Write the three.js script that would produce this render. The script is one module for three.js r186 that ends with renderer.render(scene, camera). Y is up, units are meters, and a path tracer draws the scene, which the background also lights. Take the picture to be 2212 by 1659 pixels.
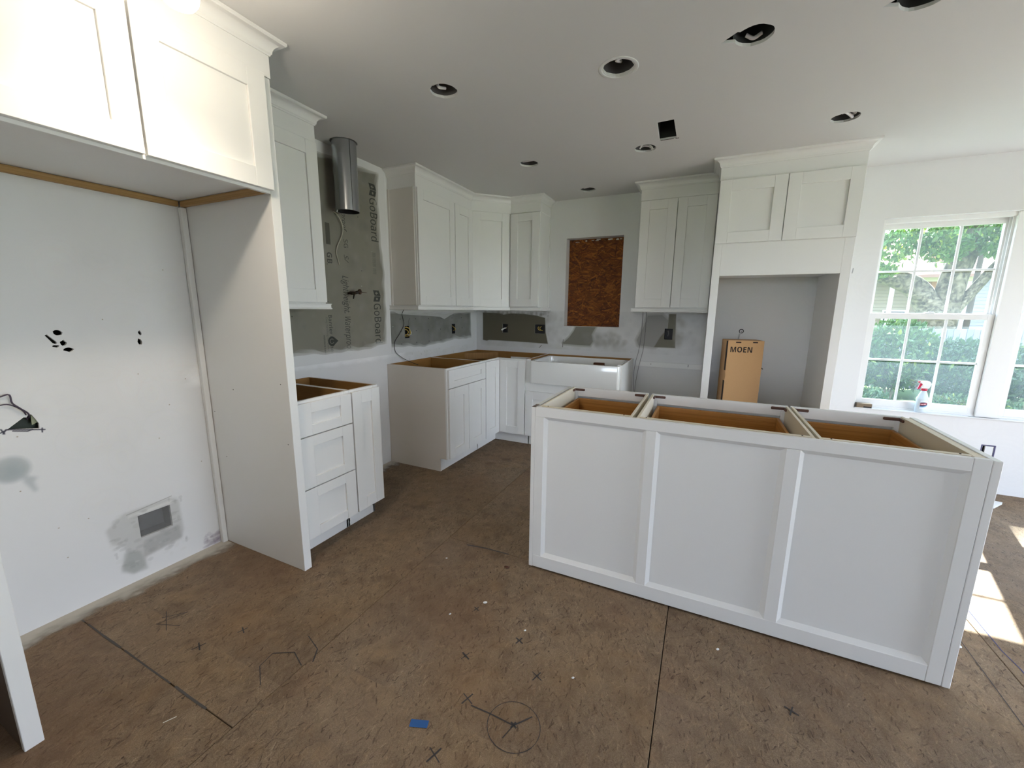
import * as THREE from 'three';
import { mergeGeometries, toCreasedNormals, mergeVertices } from 'three/addons/utils/BufferGeometryUtils.js';
import { RoundedBoxGeometry } from 'three/addons/geometries/RoundedBoxGeometry.js';

// ---------------------------------------------------------------- camera, sky, sun, exposure
const scene = new THREE.Scene();
const camera = new THREE.PerspectiveCamera(2 * Math.atan(829.5 / 874.94) * 180 / Math.PI, 2212 / 1659, 0.05, 400);
{
  const yaw = 0.4393, pitch = -0.1805, roll = 0.01;
  camera.position.set(2.4417, 1.3432, 4.1931);
  const F = new THREE.Vector3(-Math.sin(yaw) * Math.cos(pitch), Math.sin(pitch), -Math.cos(yaw) * Math.cos(pitch));
  const R = new THREE.Vector3().crossVectors(F, new THREE.Vector3(0, 1, 0)).normalize();
  const U = new THREE.Vector3().crossVectors(R, F);
  const R2 = R.clone().multiplyScalar(Math.cos(roll)).addScaledVector(U, Math.sin(roll));
  const U2 = new THREE.Vector3().crossVectors(R2, F);
  camera.quaternion.setFromRotationMatrix(new THREE.Matrix4().makeBasis(R2, U2, F.clone().negate()));
}
const SUN = new THREE.Vector3(0.28, 0.959, -1.0).normalize();
{ // hazy bright summer sky: white towards the horizon, pale blue overhead
  const w = 256, h = 128, d = new Float32Array(w * h * 4);
  for (let y = 0; y < h; y++) for (let x = 0; x < w; x++) {
    const up = Math.sin(((y + 0.5) / h - 0.5) * Math.PI), k = Math.pow(Math.max(0, up), 0.55), i = (y * w + x) * 4, g = up < 0 ? 0.45 : 1;
    d[i] = g * (0.90 + (0.50 - 0.90) * k); d[i + 1] = g * (0.98 + (0.66 - 0.98) * k); d[i + 2] = g * (1.05 + (1.0 - 1.05) * k); d[i + 3] = 1;
  }
  const t = new THREE.DataTexture(d, w, h, THREE.RGBAFormat, THREE.FloatType);
  t.mapping = THREE.EquirectangularReflectionMapping; t.magFilter = t.minFilter = THREE.LinearFilter; t.wrapS = THREE.RepeatWrapping; t.needsUpdate = true;
  scene.background = t;
}
scene.backgroundIntensity = 8.0;
const sun = new THREE.DirectionalLight(new THREE.Color(1.0, 0.95, 0.87), 46);
sun.name = 'sun';
sun.position.copy(SUN).multiplyScalar(30).add(new THREE.Vector3(3.5, 0, 2));
sun.target.position.set(3.5, 0, 2);
sun.castShadow = true;
sun.shadow.mapSize.set(2048, 2048);
Object.assign(sun.shadow.camera, { left: -14, right: 14, top: 14, bottom: -14, near: 1, far: 70 });
scene.add(sun, sun.target);
const renderer = new THREE.WebGLRenderer({ antialias: true });
renderer.toneMapping = THREE.LinearToneMapping;
renderer.toneMappingExposure = 1.65;
renderer.shadowMap.enabled = true;

// ---------------------------------------------------------------- helpers
function rng(seed) { let s = seed >>> 0; return () => { s = (s + 0x6D2B79F5) >>> 0; let t = s; t = Math.imul(t ^ (t >>> 15), t | 1); t ^= t + Math.imul(t ^ (t >>> 7), t | 61); return ((t ^ (t >>> 14)) >>> 0) / 4294967296; }; }
const names = new Map();
function numbered(n) { const k = names.get(n) ?? 0; names.set(n, k + 1); return k ? n + '_' + String(k).padStart(3, '0') : n; }
function tag(o, label, category, group, kind) { if (label) o.userData.label = label; if (category) o.userData.category = category; if (group) o.userData.group = group; if (kind) o.userData.kind = kind; return o; }
function thing(name, label, category, pos = [0, 0, 0], turn = 0, group) {
  const o = new THREE.Group(); o.name = numbered(name); scene.add(o);
  o.position.set(...pos); o.rotation.y = turn;
  return tag(o, label, category, group);
}
function part(parent, name, geo, mat, label) {
  const g = Array.isArray(geo) ? merge(geo) : geo;
  const m = new THREE.Mesh(g, mat); m.name = parent ? name : numbered(name);
  m.castShadow = m.receiveShadow = true;
  if (label) m.userData.label = label;
  (parent ?? scene).add(m); return m;
}
function struct(name, geo, mat, parent) { const m = part(parent, name, geo, mat); if (!parent) m.userData.kind = 'structure'; return m; }
function plain(g) {
  if (g.index) g = g.toNonIndexed();
  for (const k of Object.keys(g.attributes)) if (!['position', 'normal', 'uv'].includes(k)) g.deleteAttribute(k);
  if (!g.attributes.uv) g.setAttribute('uv', new THREE.BufferAttribute(new Float32Array(g.attributes.position.count * 2), 2));
  if (!g.attributes.normal) g.computeVertexNormals();
  return g;
}
function merge(list) { const l = list.flat(9).map(plain); return l.length === 1 ? l[0] : mergeGeometries(l); }
function boxUV(g) {
  g = plain(g);
  const p = g.attributes.position, n = g.attributes.normal, uv = g.attributes.uv;
  for (let i = 0; i < p.count; i++) {
    const ax = Math.abs(n.getX(i)), ay = Math.abs(n.getY(i)), az = Math.abs(n.getZ(i));
    if (ax >= ay && ax >= az) uv.setXY(i, p.getZ(i), p.getY(i)); else if (ay >= az) uv.setXY(i, p.getX(i), p.getZ(i)); else uv.setXY(i, p.getX(i), p.getY(i));
  }
  return g;
}
// a box from corner to corner with chamfered edges
function cbox(x0, y0, z0, x1, y1, z1, c = 0.0012) {
  if (x0 > x1) [x0, x1] = [x1, x0]; if (y0 > y1) [y0, y1] = [y1, y0]; if (z0 > z1) [z0, z1] = [z1, z0];
  c = Math.min(c, (x1 - x0) * 0.45, (y1 - y0) * 0.45, (z1 - z0) * 0.45);
  const P = [], X = [x0, x1], Y = [y0, y1], Z = [z0, z1], sg = [1, -1];
  const v = (i, j, k, a) => [X[i] + (a === 0 ? 0 : sg[i] * c), Y[j] + (a === 1 ? 0 : sg[j] * c), Z[k] + (a === 2 ? 0 : sg[k] * c)];
  const cx = (x0 + x1) / 2, cy = (y0 + y1) / 2, cz = (z0 + z1) / 2;
  const tri = (a, b, d) => {
    const ux = b[0] - a[0], uy = b[1] - a[1], uz = b[2] - a[2], wx = d[0] - a[0], wy = d[1] - a[1], wz = d[2] - a[2];
    const nx = uy * wz - uz * wy, ny = uz * wx - ux * wz, nz = ux * wy - uy * wx;
    const mx = (a[0] + b[0] + d[0]) / 3 - cx, my = (a[1] + b[1] + d[1]) / 3 - cy, mz = (a[2] + b[2] + d[2]) / 3 - cz;
    if (nx * mx + ny * my + nz * mz < 0) P.push(...a, ...d, ...b); else P.push(...a, ...b, ...d);
  };
  const quad = (a, b, d, e) => { tri(a, b, d); tri(a, d, e); };
  for (let s = 0; s < 2; s++) {
    quad(v(s, 0, 0, 0), v(s, 1, 0, 0), v(s, 1, 1, 0), v(s, 0, 1, 0));
    quad(v(0, s, 0, 1), v(1, s, 0, 1), v(1, s, 1, 1), v(0, s, 1, 1));
    quad(v(0, 0, s, 2), v(1, 0, s, 2), v(1, 1, s, 2), v(0, 1, s, 2));
    for (let t = 0; t < 2; t++) {
      quad(v(s, t, 0, 0), v(s, t, 1, 0), v(s, t, 1, 1), v(s, t, 0, 1));
      quad(v(s, 0, t, 0), v(s, 1, t, 0), v(s, 1, t, 2), v(s, 0, t, 2));
      quad(v(0, s, t, 1), v(1, s, t, 1), v(1, s, t, 2), v(0, s, t, 2));
      for (let r = 0; r < 2; r++) tri(v(s, t, r, 0), v(s, t, r, 1), v(s, t, r, 2));
    }
  }
  const g = new THREE.BufferGeometry();
  g.setAttribute('position', new THREE.Float32BufferAttribute(P, 3));
  g.setAttribute('uv', new THREE.Float32BufferAttribute(new Float32Array(P.length / 3 * 2), 2));
  g.computeVertexNormals();
  return boxUV(g);
}
const V3 = (a) => new THREE.Vector3(...a);
function tube(points, r, seg = 24, rad = 7) {
  const c = new THREE.CatmullRomCurve3(points.map(V3), false, 'centripetal');
  return plain(new THREE.TubeGeometry(c, seg, r, rad, false));
}
function cyl(r0, r1, a, b, seg = 20, open = false) { // from point a (radius r0) to point b (radius r1)
  const A = V3(a), B = V3(b), d = B.clone().sub(A), L = d.length();
  const g = new THREE.CylinderGeometry(r1, r0, L, seg, 1, open); g.translate(0, L / 2, 0);
  g.applyQuaternion(new THREE.Quaternion().setFromUnitVectors(new THREE.Vector3(0, 1, 0), d.normalize())); g.translate(A.x, A.y, A.z);
  return plain(g);
}
function lathe(pts, seg = 32) { return plain(new THREE.LatheGeometry(pts.map(([x, y]) => new THREE.Vector2(x, y)), seg)); }
function rectPath(x0, y0, x1, y1) { const h = new THREE.Path(); h.moveTo(x0, y0); h.lineTo(x1, y0); h.lineTo(x1, y1); h.lineTo(x0, y1); h.closePath(); return h; }
function polyPath(pts, C = THREE.Path) { const h = new C(); pts.forEach(([x, y], i) => i ? h.lineTo(x, y) : h.moveTo(x, y)); h.closePath(); return h; }
function slab(outline, holes, depth, uvRect) { // an extruded outline in the xy plane with holes; uv over uvRect or in metres
  const s = Array.isArray(outline[0]) ? polyPath(outline, THREE.Shape) : polyPath([[outline[0], outline[1]], [outline[2], outline[1]], [outline[2], outline[3]], [outline[0], outline[3]]], THREE.Shape);
  s.holes = holes;
  let g = plain(new THREE.ExtrudeGeometry(s, { depth, bevelEnabled: false, curveSegments: 24 }));
  g = boxUV(g);
  if (uvRect) { const p = g.attributes.position, uv = g.attributes.uv, [a, b, c, d] = uvRect; for (let i = 0; i < p.count; i++) uv.setXY(i, (p.getX(i) - a) / (c - a), (p.getY(i) - b) / (d - b)); }
  return g;
}
// sweep a profile [outward, up] along a polyline of [x, z] points; outward is to the right of the direction of travel when side = 1
function sweep(path, profile, side = 1) {
  const n = path.length, st = [];
  for (let i = 0; i < n; i++) {
    const d = (a, b) => { const x = path[b][0] - path[a][0], z = path[b][1] - path[a][1], l = Math.hypot(x, z); return [-z / l * side, x / l * side]; };
    let nx, nz;
    if (i === 0) [nx, nz] = d(0, 1); else if (i === n - 1) [nx, nz] = d(n - 2, n - 1);
    else { const a = d(i - 1, i), b = d(i, i + 1); nx = a[0] + b[0]; nz = a[1] + b[1]; const k = 2 / (nx * nx + nz * nz); nx *= k; nz *= k; }
    st.push(profile.map(([o, y]) => [path[i][0] + nx * o, y, path[i][1] + nz * o]));
  }
  const P = [], m = profile.length;
  const T = (a, b, c) => P.push(...a, ...b, ...c);
  for (let i = 0; i < n - 1; i++) for (let j = 0; j < m; j++) { const k = (j + 1) % m; T(st[i][j], st[i + 1][j], st[i + 1][k]); T(st[i][j], st[i + 1][k], st[i][k]); }
  const caps = THREE.ShapeUtils.triangulateShape(profile.map(([x, y]) => new THREE.Vector2(x, y)), []);
  for (const [a, b, c] of caps) { T(st[0][a], st[0][b], st[0][c]); T(st[n - 1][a], st[n - 1][c], st[n - 1][b]); }
  let g = new THREE.BufferGeometry();
  g.setAttribute('position', new THREE.Float32BufferAttribute(P, 3));
  g.computeVertexNormals();
  g = toCreasedNormals(g, 0.5);
  g.setAttribute('uv', new THREE.Float32BufferAttribute(new Float32Array(g.attributes.position.count * 2), 2));
  return g;
}
function canvas(w, h, draw) { const c = document.createElement('canvas'); c.width = w; c.height = h; draw(c.getContext('2d'), w, h); return c; }
function tex(c, srgb = true, repeat) { const t = new THREE.CanvasTexture(c); if (srgb) t.colorSpace = THREE.SRGBColorSpace; t.anisotropy = 8; if (repeat) { t.wrapS = t.wrapT = THREE.RepeatWrapping; t.repeat.set(repeat, repeat); } return t; }
const lin = (r, g, b) => new THREE.Color().setRGB(r, g, b);
const std = (color, roughness = 0.6, extra = {}) => new THREE.MeshStandardMaterial({ color, roughness, ...extra });

// ---------------------------------------------------------------- procedural textures
function strandBoard(size, metres, seed, base, tones, count, len, wid, along, spread, alpha) {
  const R = rng(seed), px = size / metres;
  return canvas(size, size, (c) => {
    c.fillStyle = `rgb(${base})`; c.fillRect(0, 0, size, size);
    for (let i = 0; i < count; i++) {
      const x = R() * size, y = R() * size, a = along + (R() + R() + R() - 1.5) * spread, L = (len[0] + R() * (len[1] - len[0])) * px, W = (wid[0] + R() * R() * (wid[1] - wid[0])) * px;
      const t = tones[Math.floor(R() * tones.length)], k = 0.82 + R() * 0.36;
      const col = `rgba(${t.map((q) => Math.min(255, q * k) | 0)},${alpha * (0.4 + R() * 0.6)})`;
      for (const dx of [-size, 0, size]) for (const dy of [-size, 0, size]) {
        if (x + dx < -L || x + dx > size + L || y + dy < -L || y + dy > size + L) continue;
        c.save(); c.translate(x + dx, y + dy); c.rotate(a); c.fillStyle = col;
        c.beginPath(); c.moveTo(-L / 2, -W * 0.3); c.lineTo(-L * 0.4, -W / 2); c.lineTo(L * 0.42, -W * 0.45); c.lineTo(L / 2, W * 0.1); c.lineTo(L * 0.36, W / 2); c.lineTo(-L * 0.46, W * 0.42); c.closePath(); c.fill(); c.restore();
      }
    }
    const d = c.getImageData(0, 0, size, size), q = d.data;
    for (let i = 0; i < q.length; i += 4) { const v = (R() + R() - 1) * 34; q[i] += v; q[i + 1] += v; q[i + 2] += v; }
    c.putImageData(d, 0, 0);
  });
}
const floorCanvas = strandBoard(2048, 2.44, 11, '128,108,86', [[148, 127, 101], [116, 96, 76], [158, 138, 112], [92, 73, 56], [140, 114, 84], [106, 86, 66], [70, 53, 39], [122, 98, 70]], 26000, [0.014, 0.055], [0.003, 0.010], 1.45, 1.3, 0.34);
{ // fibrous relief, dark pits, worn areas
  const c = floorCanvas.getContext('2d'), R = rng(5);
  for (let i = 0; i < 2600; i++) { const x = R() * 2048, y = R() * 2048, r = 10 + R() * 34, g = c.createRadialGradient(x, y, 0, x, y, r), t = [[60, 44, 30], [176, 154, 124], [84, 62, 44], [140, 108, 72]][i % 4]; g.addColorStop(0, `rgba(${t},0.20)`); g.addColorStop(1, `rgba(${t},0)`); c.fillStyle = g; c.fillRect(x - r, y - r, 2 * r, 2 * r); }
  for (let i = 0; i < 9000; i++) { const x = R() * 2048, y = R() * 2048; c.save(); c.translate(x, y); c.rotate(1.45 + (R() + R() - 1) * 1.1); c.fillStyle = R() < 0.62 ? `rgba(46,33,22,${0.25 + R() * 0.4})` : `rgba(196,176,146,${0.15 + R() * 0.25})`; c.fillRect(0, 0, 5 + R() * 16, 1.2 + R() * 2.2); c.restore(); }
  for (let i = 0; i < 320; i++) { c.fillStyle = `rgba(34,24,15,${0.3 + R() * 0.45})`; c.beginPath(); c.ellipse(R() * 2048, R() * 2048, 1 + R() * 4, 1 + R() * 2.4, R() * 3, 0, 7); c.fill(); }
  for (let i = 0; i < 80; i++) { const x = R() * 2048, y = R() * 2048, r = 80 + R() * 240, g = c.createRadialGradient(x, y, 0, x, y, r), t = [[132, 116, 104], [138, 106, 68], [86, 66, 48], [116, 84, 58]][i % 4]; g.addColorStop(0, `rgba(${t},0.26)`); g.addColorStop(1, `rgba(${t},0)`); c.fillStyle = g; c.fillRect(x - r, y - r, 2 * r, 2 * r); }
}
const osbCanvas = strandBoard(1024, 1.0, 23, '128,72,18', [[168, 104, 34], [120, 62, 14], [92, 44, 8], [186, 122, 48], [140, 82, 24], [76, 36, 8]], 2600, [0.03, 0.11], [0.006, 0.026], 0.0, 1.2, 0.75);
{ const c = osbCanvas.getContext('2d'), R = rng(8); for (let i = 0; i < 30; i++) { c.strokeStyle = 'rgba(232,220,196,0.5)'; c.lineWidth = 1 + R() * 2; const x = R() * 1024, y = R() * 260; c.beginPath(); c.moveTo(x, y); c.lineTo(x + 10 + R() * 40, y + R() * 14); c.stroke(); } }
const plyCanvas = canvas(512, 512, (c) => {
  const R = rng(31); c.fillStyle = 'rgb(196,150,88)'; c.fillRect(0, 0, 512, 512);
  for (let i = 0; i < 420; i++) { const y = R() * 512; c.strokeStyle = `rgba(${R() < 0.5 ? '150,104,52' : '214,172,112'},${0.08 + R() * 0.2})`; c.lineWidth = 0.6 + R() * 2.2; c.beginPath(); c.moveTo(0, y); c.bezierCurveTo(150, y + (R() - 0.5) * 16, 340, y + (R() - 0.5) * 16, 512, y); c.stroke(); }
});

// ---------------------------------------------------------------- materials
const M = {
  cabinet: std(lin(0.80, 0.80, 0.785), 0.38),
  edge: std(lin(0.72, 0.66, 0.55), 0.6),
  wall: std(lin(0.74, 0.745, 0.745), 0.92),
  ceiling: std(lin(0.70, 0.70, 0.69), 0.95),
  vinyl: std(lin(0.82, 0.82, 0.81), 0.35),
  ply: std(lin(0.62, 0.56, 0.44), 0.6, { map: tex(plyCanvas, true, 2) }),
  drawerPly: std(lin(0.78, 0.66, 0.48), 0.5, { map: tex(plyCanvas, true, 2) }),
  rawWood: std(lin(0.72, 0.78, 0.92), 0.7, { map: tex(plyCanvas, true, 3) }),
  dark: std(lin(0.02, 0.02, 0.02), 0.9),
  cavity: std(lin(0.05, 0.045, 0.04), 0.95),
  brownPlastic: std(lin(0.09, 0.035, 0.02), 0.5),
  steel: std(lin(0.55, 0.56, 0.57), 0.34, { metalness: 1 }),
  galvanized: std(lin(0.50, 0.52, 0.54), 0.30, { metalness: 1 }),
  brass: std(lin(0.5, 0.36, 0.14), 0.4, { metalness: 1 }),
  whiteCable: std(lin(0.85, 0.84, 0.82), 0.45),
  yellowCable: std(lin(0.62, 0.44, 0.10), 0.5),
  greyCable: std(lin(0.20, 0.20, 0.20), 0.6),
  blackCable: std(lin(0.015, 0.015, 0.015), 0.55),
  sink: new THREE.MeshPhysicalMaterial({ color: lin(0.82, 0.82, 0.80), roughness: 0.14, clearcoat: 0.6, clearcoatRoughness: 0.06 }),
  boxPlastic: std(lin(0.03, 0.03, 0.035), 0.6),
  floor: std(0xffffff, 0.78, { map: tex(floorCanvas, true, 1 / 2.44), bumpMap: tex(floorCanvas, false, 1 / 2.44), bumpScale: 0.0018 }),
  osb: std(lin(0.8, 0.72, 0.6), 0.75, { map: tex(osbCanvas, true, 1), bumpMap: tex(osbCanvas, false, 1), bumpScale: 0.002 }),
  pencil: std(lin(0.05, 0.045, 0.045), 0.9),
  redPlastic: std(lin(0.55, 0.01, 0.06), 0.35),
  whitePlastic: std(lin(0.85, 0.87, 0.88), 0.35),
};
// ---------------------------------------------------------------- the room
const H = 2.447, TOP = 2.78, RX = 6.5, RZ = 8.0;
const WALLC = '224,224,224';
// floor: dark joists underneath and separate sheets of subfloor with open joints
const floor = struct('floor', cbox(-0.2, -0.10, -0.14, RX + 0.15, -0.022, RZ + 0.15, 0), M.cavity);
{
  const xs = [-0.06, 1.165, 2.40, 3.615, 4.84, 6.06, RX + 0.02];
  const cross = [[-0.1, 1.148, 3.586, 6.02, RZ], [-0.1, 2.335, 4.77, 7.2, RZ], [-0.1, 1.15, 3.56, 6.02, RZ], [-0.1, 2.335, 4.77, 7.2, RZ], [-0.1, 1.148, 3.586, 6.02, RZ], [-0.1, 2.335, 4.77, 7.2, RZ], [-0.1, 1.148, 3.586, 6.02, RZ]];
  const R = rng(3), GX = [0.001, 0.0007, 0.0016, 0.0013, 0.001, 0.001, 0.001];
  for (let i = 0; i < 6; i++) for (let j = 0; j < cross[i].length - 1; j++) {
    const g = cbox(xs[i] + GX[i], -0.022, cross[i][j] + 0.0014, xs[i + 1] - GX[i + 1], R() * -0.0006, cross[i][j + 1] - 0.0014, 0.0015);
    const uv = g.attributes.uv, ox = R() * 3, oz = R() * 3, f = R() < 0.5 ? -1 : 1;
    for (let k = 0; k < uv.count; k++) uv.setXY(k, uv.getX(k) * f + ox, uv.getY(k) + oz);
    part(floor, 'subfloor_sheet', g, M.floor);
  }
}
function ribbon(pts, w, y = 0.0012, close) { // a flat pencil or chalk line on the floor, points [x, z]
  const P = [], n = pts.length, R = rng(n * 7 + Math.round(pts[0][0] * 100));
  for (let i = 0; i < n - (close ? 0 : 1); i++) {
    const a = pts[i], b = pts[(i + 1) % n], l = Math.hypot(b[0] - a[0], b[1] - a[1]) || 1, k = w * (0.7 + R() * 0.6) / 2, nx = -(b[1] - a[1]) / l * k, nz = (b[0] - a[0]) / l * k;
    P.push(a[0] + nx, y, a[1] + nz, b[0] + nx, y, b[1] + nz, b[0] - nx, y, b[1] - nz, a[0] + nx, y, a[1] + nz, b[0] - nx, y, b[1] - nz, a[0] - nx, y, a[1] - nz);
  }
  const g = new THREE.BufferGeometry(); g.setAttribute('position', new THREE.Float32BufferAttribute(P, 3)); g.setAttribute('normal', new THREE.Float32BufferAttribute(P.map((_, i) => i % 3 === 1 ? 1 : 0), 3));
  return plain(g);
}
{
  const X = (x, z, s, w = 0.0045) => merge([ribbon([[x - s, z - s * 0.5], [x + s, z + s * 0.4]], w), ribbon([[x - s * 0.4, z + s], [x + s * 0.3, z - s]], w)]);
  for (const [x, z, s] of [[0.786, 3.319, 0.018], [0.713, 3.448, 0.022], [1.987, 2.982, 0.022], [1.801, 3.170, 0.024], [1.805, 3.371, 0.026], [1.70, 3.02, 0.02], [2.823, 2.726, 0.02], [1.61, 2.78, 0.014], [1.86, 2.86, 0.018]]) part(floor, 'pencil_mark', X(x, z, s), M.pencil);
  const circ = []; for (let i = 0; i < 40; i++) circ.push([1.986 + Math.cos(i / 40 * 6.283) * 0.088, 3.185 + Math.sin(i / 40 * 6.283) * 0.083]);
  part(floor, 'pencil_mark', [ribbon(circ, 0.0022, 0.0012, true), ribbon([[1.825, 3.185], [1.90, 3.182], [1.985, 3.184]], 0.004), ribbon([[1.97, 3.235], [1.985, 3.184], [2.03, 3.13]], 0.004), X(1.985, 3.183, 0.012, 0.007)], M.pencil);
  part(floor, 'pencil_mark', [ribbon([[1.10, 3.45], [1.02, 3.40], [1.01, 3.34], [1.08, 3.30], [1.16, 3.33]], 0.003), ribbon([[1.06, 3.22], [1.15, 3.25], [1.185, 3.30]], 0.004)], M.pencil);
  part(floor, 'pencil_mark', [ribbon([[0.40, 3.43], [0.46, 3.36], [0.42, 3.46], [0.52, 3.42]], 0.003), ribbon([[0.37, 3.40], [0.50, 3.46]], 0.003)], M.pencil);
  part(floor, 'pencil_mark', [ribbon([[3.525, 1.9], [3.508, 2.6]], 0.003)], M.pencil);
  part(floor, 'chalk_line', [ribbon([[3.66, 1.6], [3.645, 2.05], [3.655, 2.14], [3.64, 2.5]], 0.004)], std(lin(0.02, 0.04, 0.16), 0.9));
  part(floor, 'pencil_mark', [ribbon([[1.30, 2.36], [1.42, 2.342], [1.56, 2.338]], 0.012)], std(lin(0.10, 0.09, 0.085), 0.95));
  for (const [a, b] of [[0.0, 0.13], [0.16, 0.44], [0.47, 0.80], [0.83, 1.02]]) part(floor, 'seam_filler', [ribbon([[a, 3.5855], [(a + b) / 2, 3.587], [b, 3.5862]], 0.006, 0.0009)], std(lin(0.085, 0.078, 0.072), 0.95));
  // plaster dust along the alcove wall
  const dust = canvas(512, 128, (c, w, h) => { const R = rng(77); c.fillStyle = '#000'; c.fillRect(0, 0, w, h); for (let i = 0; i < 3600; i++) { const x = R() * w, k = 0.45 + 0.4 * Math.sin(x / 60) * Math.sin(x / 23), y = R() * R() * h * (0.5 + k * 0.5); const r = 5 + R() * 16, g = c.createRadialGradient(x, y, 0, x, y, r); g.addColorStop(0, 'rgba(255,255,255,0.14)'); g.addColorStop(1, 'rgba(255,255,255,0)'); c.fillStyle = g; c.fillRect(x - r, y - r, 2 * r, 2 * r); } });
  const dm = std(lin(0.55, 0.51, 0.44), 0.95, { alphaMap: tex(dust, false), transparent: true });
  const dg = new THREE.PlaneGeometry(0.92, 0.17); dg.rotateX(-Math.PI / 2); dg.rotateY(Math.PI / 2); dg.translate(0.085, 0.0014, 3.40);
  { const p = dg.attributes.position, uv = dg.attributes.uv; for (let i = 0; i < p.count; i++) uv.setXY(i, (p.getZ(i) - 2.94) / 0.92, 1 - p.getX(i) / 0.17); }
  part(floor, 'plaster_dust', dg, dm);
  const dg2 = dg.clone(); dg2.translate(0, 0, 0); dg2.scale(1.15, 1, 0.42); dg2.translate(-0.02, 0, 0.15); part(floor, 'plaster_dust', dg2, dm);
}

// left wall: local x runs from z = 4.25 towards the back corner, face at x = 0
const LW = 4.25, sz = (z) => LW - z;
const blob = (z, y, rz, ry, seed, n = 9) => { const R = rng(seed), o = []; for (let i = 0; i < n; i++) { const a = i / n * 6.283, k = 0.72 + R() * 0.5; o.push([sz(z) + Math.cos(a) * rz * k, y + Math.sin(a) * ry * k]); } return o; };
const outletHoles = [[1.215, 1.283, 1.083, 1.194], [0.452, 0.524, 1.086, 1.192]];
const wallHoles = [
  polyPath([[sz(3.502), 1.222], [sz(3.496), 1.226], [sz(3.470), 1.192], [sz(3.474), 1.184], [sz(3.484), 1.190]]),
  polyPath(blob(3.463, 1.232, 0.013, 0.013, 2)), polyPath(blob(3.452, 1.188, 0.010, 0.014, 3)), polyPath(blob(3.475, 1.176, 0.011, 0.005, 9)), polyPath(blob(3.442, 1.160, 0.016, 0.010, 4)),
  polyPath(blob(3.190, 1.219, 0.007, 0.011, 6)), polyPath(blob(3.193, 1.176, 0.010, 0.016, 7, 6)),
  polyPath([[sz(3.652), 0.862], [sz(3.604), 0.900], [sz(3.596), 0.898], [sz(3.590), 0.908], [sz(3.582), 0.908], [sz(3.574), 0.888], [sz(3.566), 0.866], [sz(3.568), 0.845]]),
  rectPath(sz(3.309), 0.212, sz(3.175), 0.328),
  ...outletHoles.map(([z0, z1, y0, y1]) => rectPath(sz(z1), y0, sz(z0), y1)),
];
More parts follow.
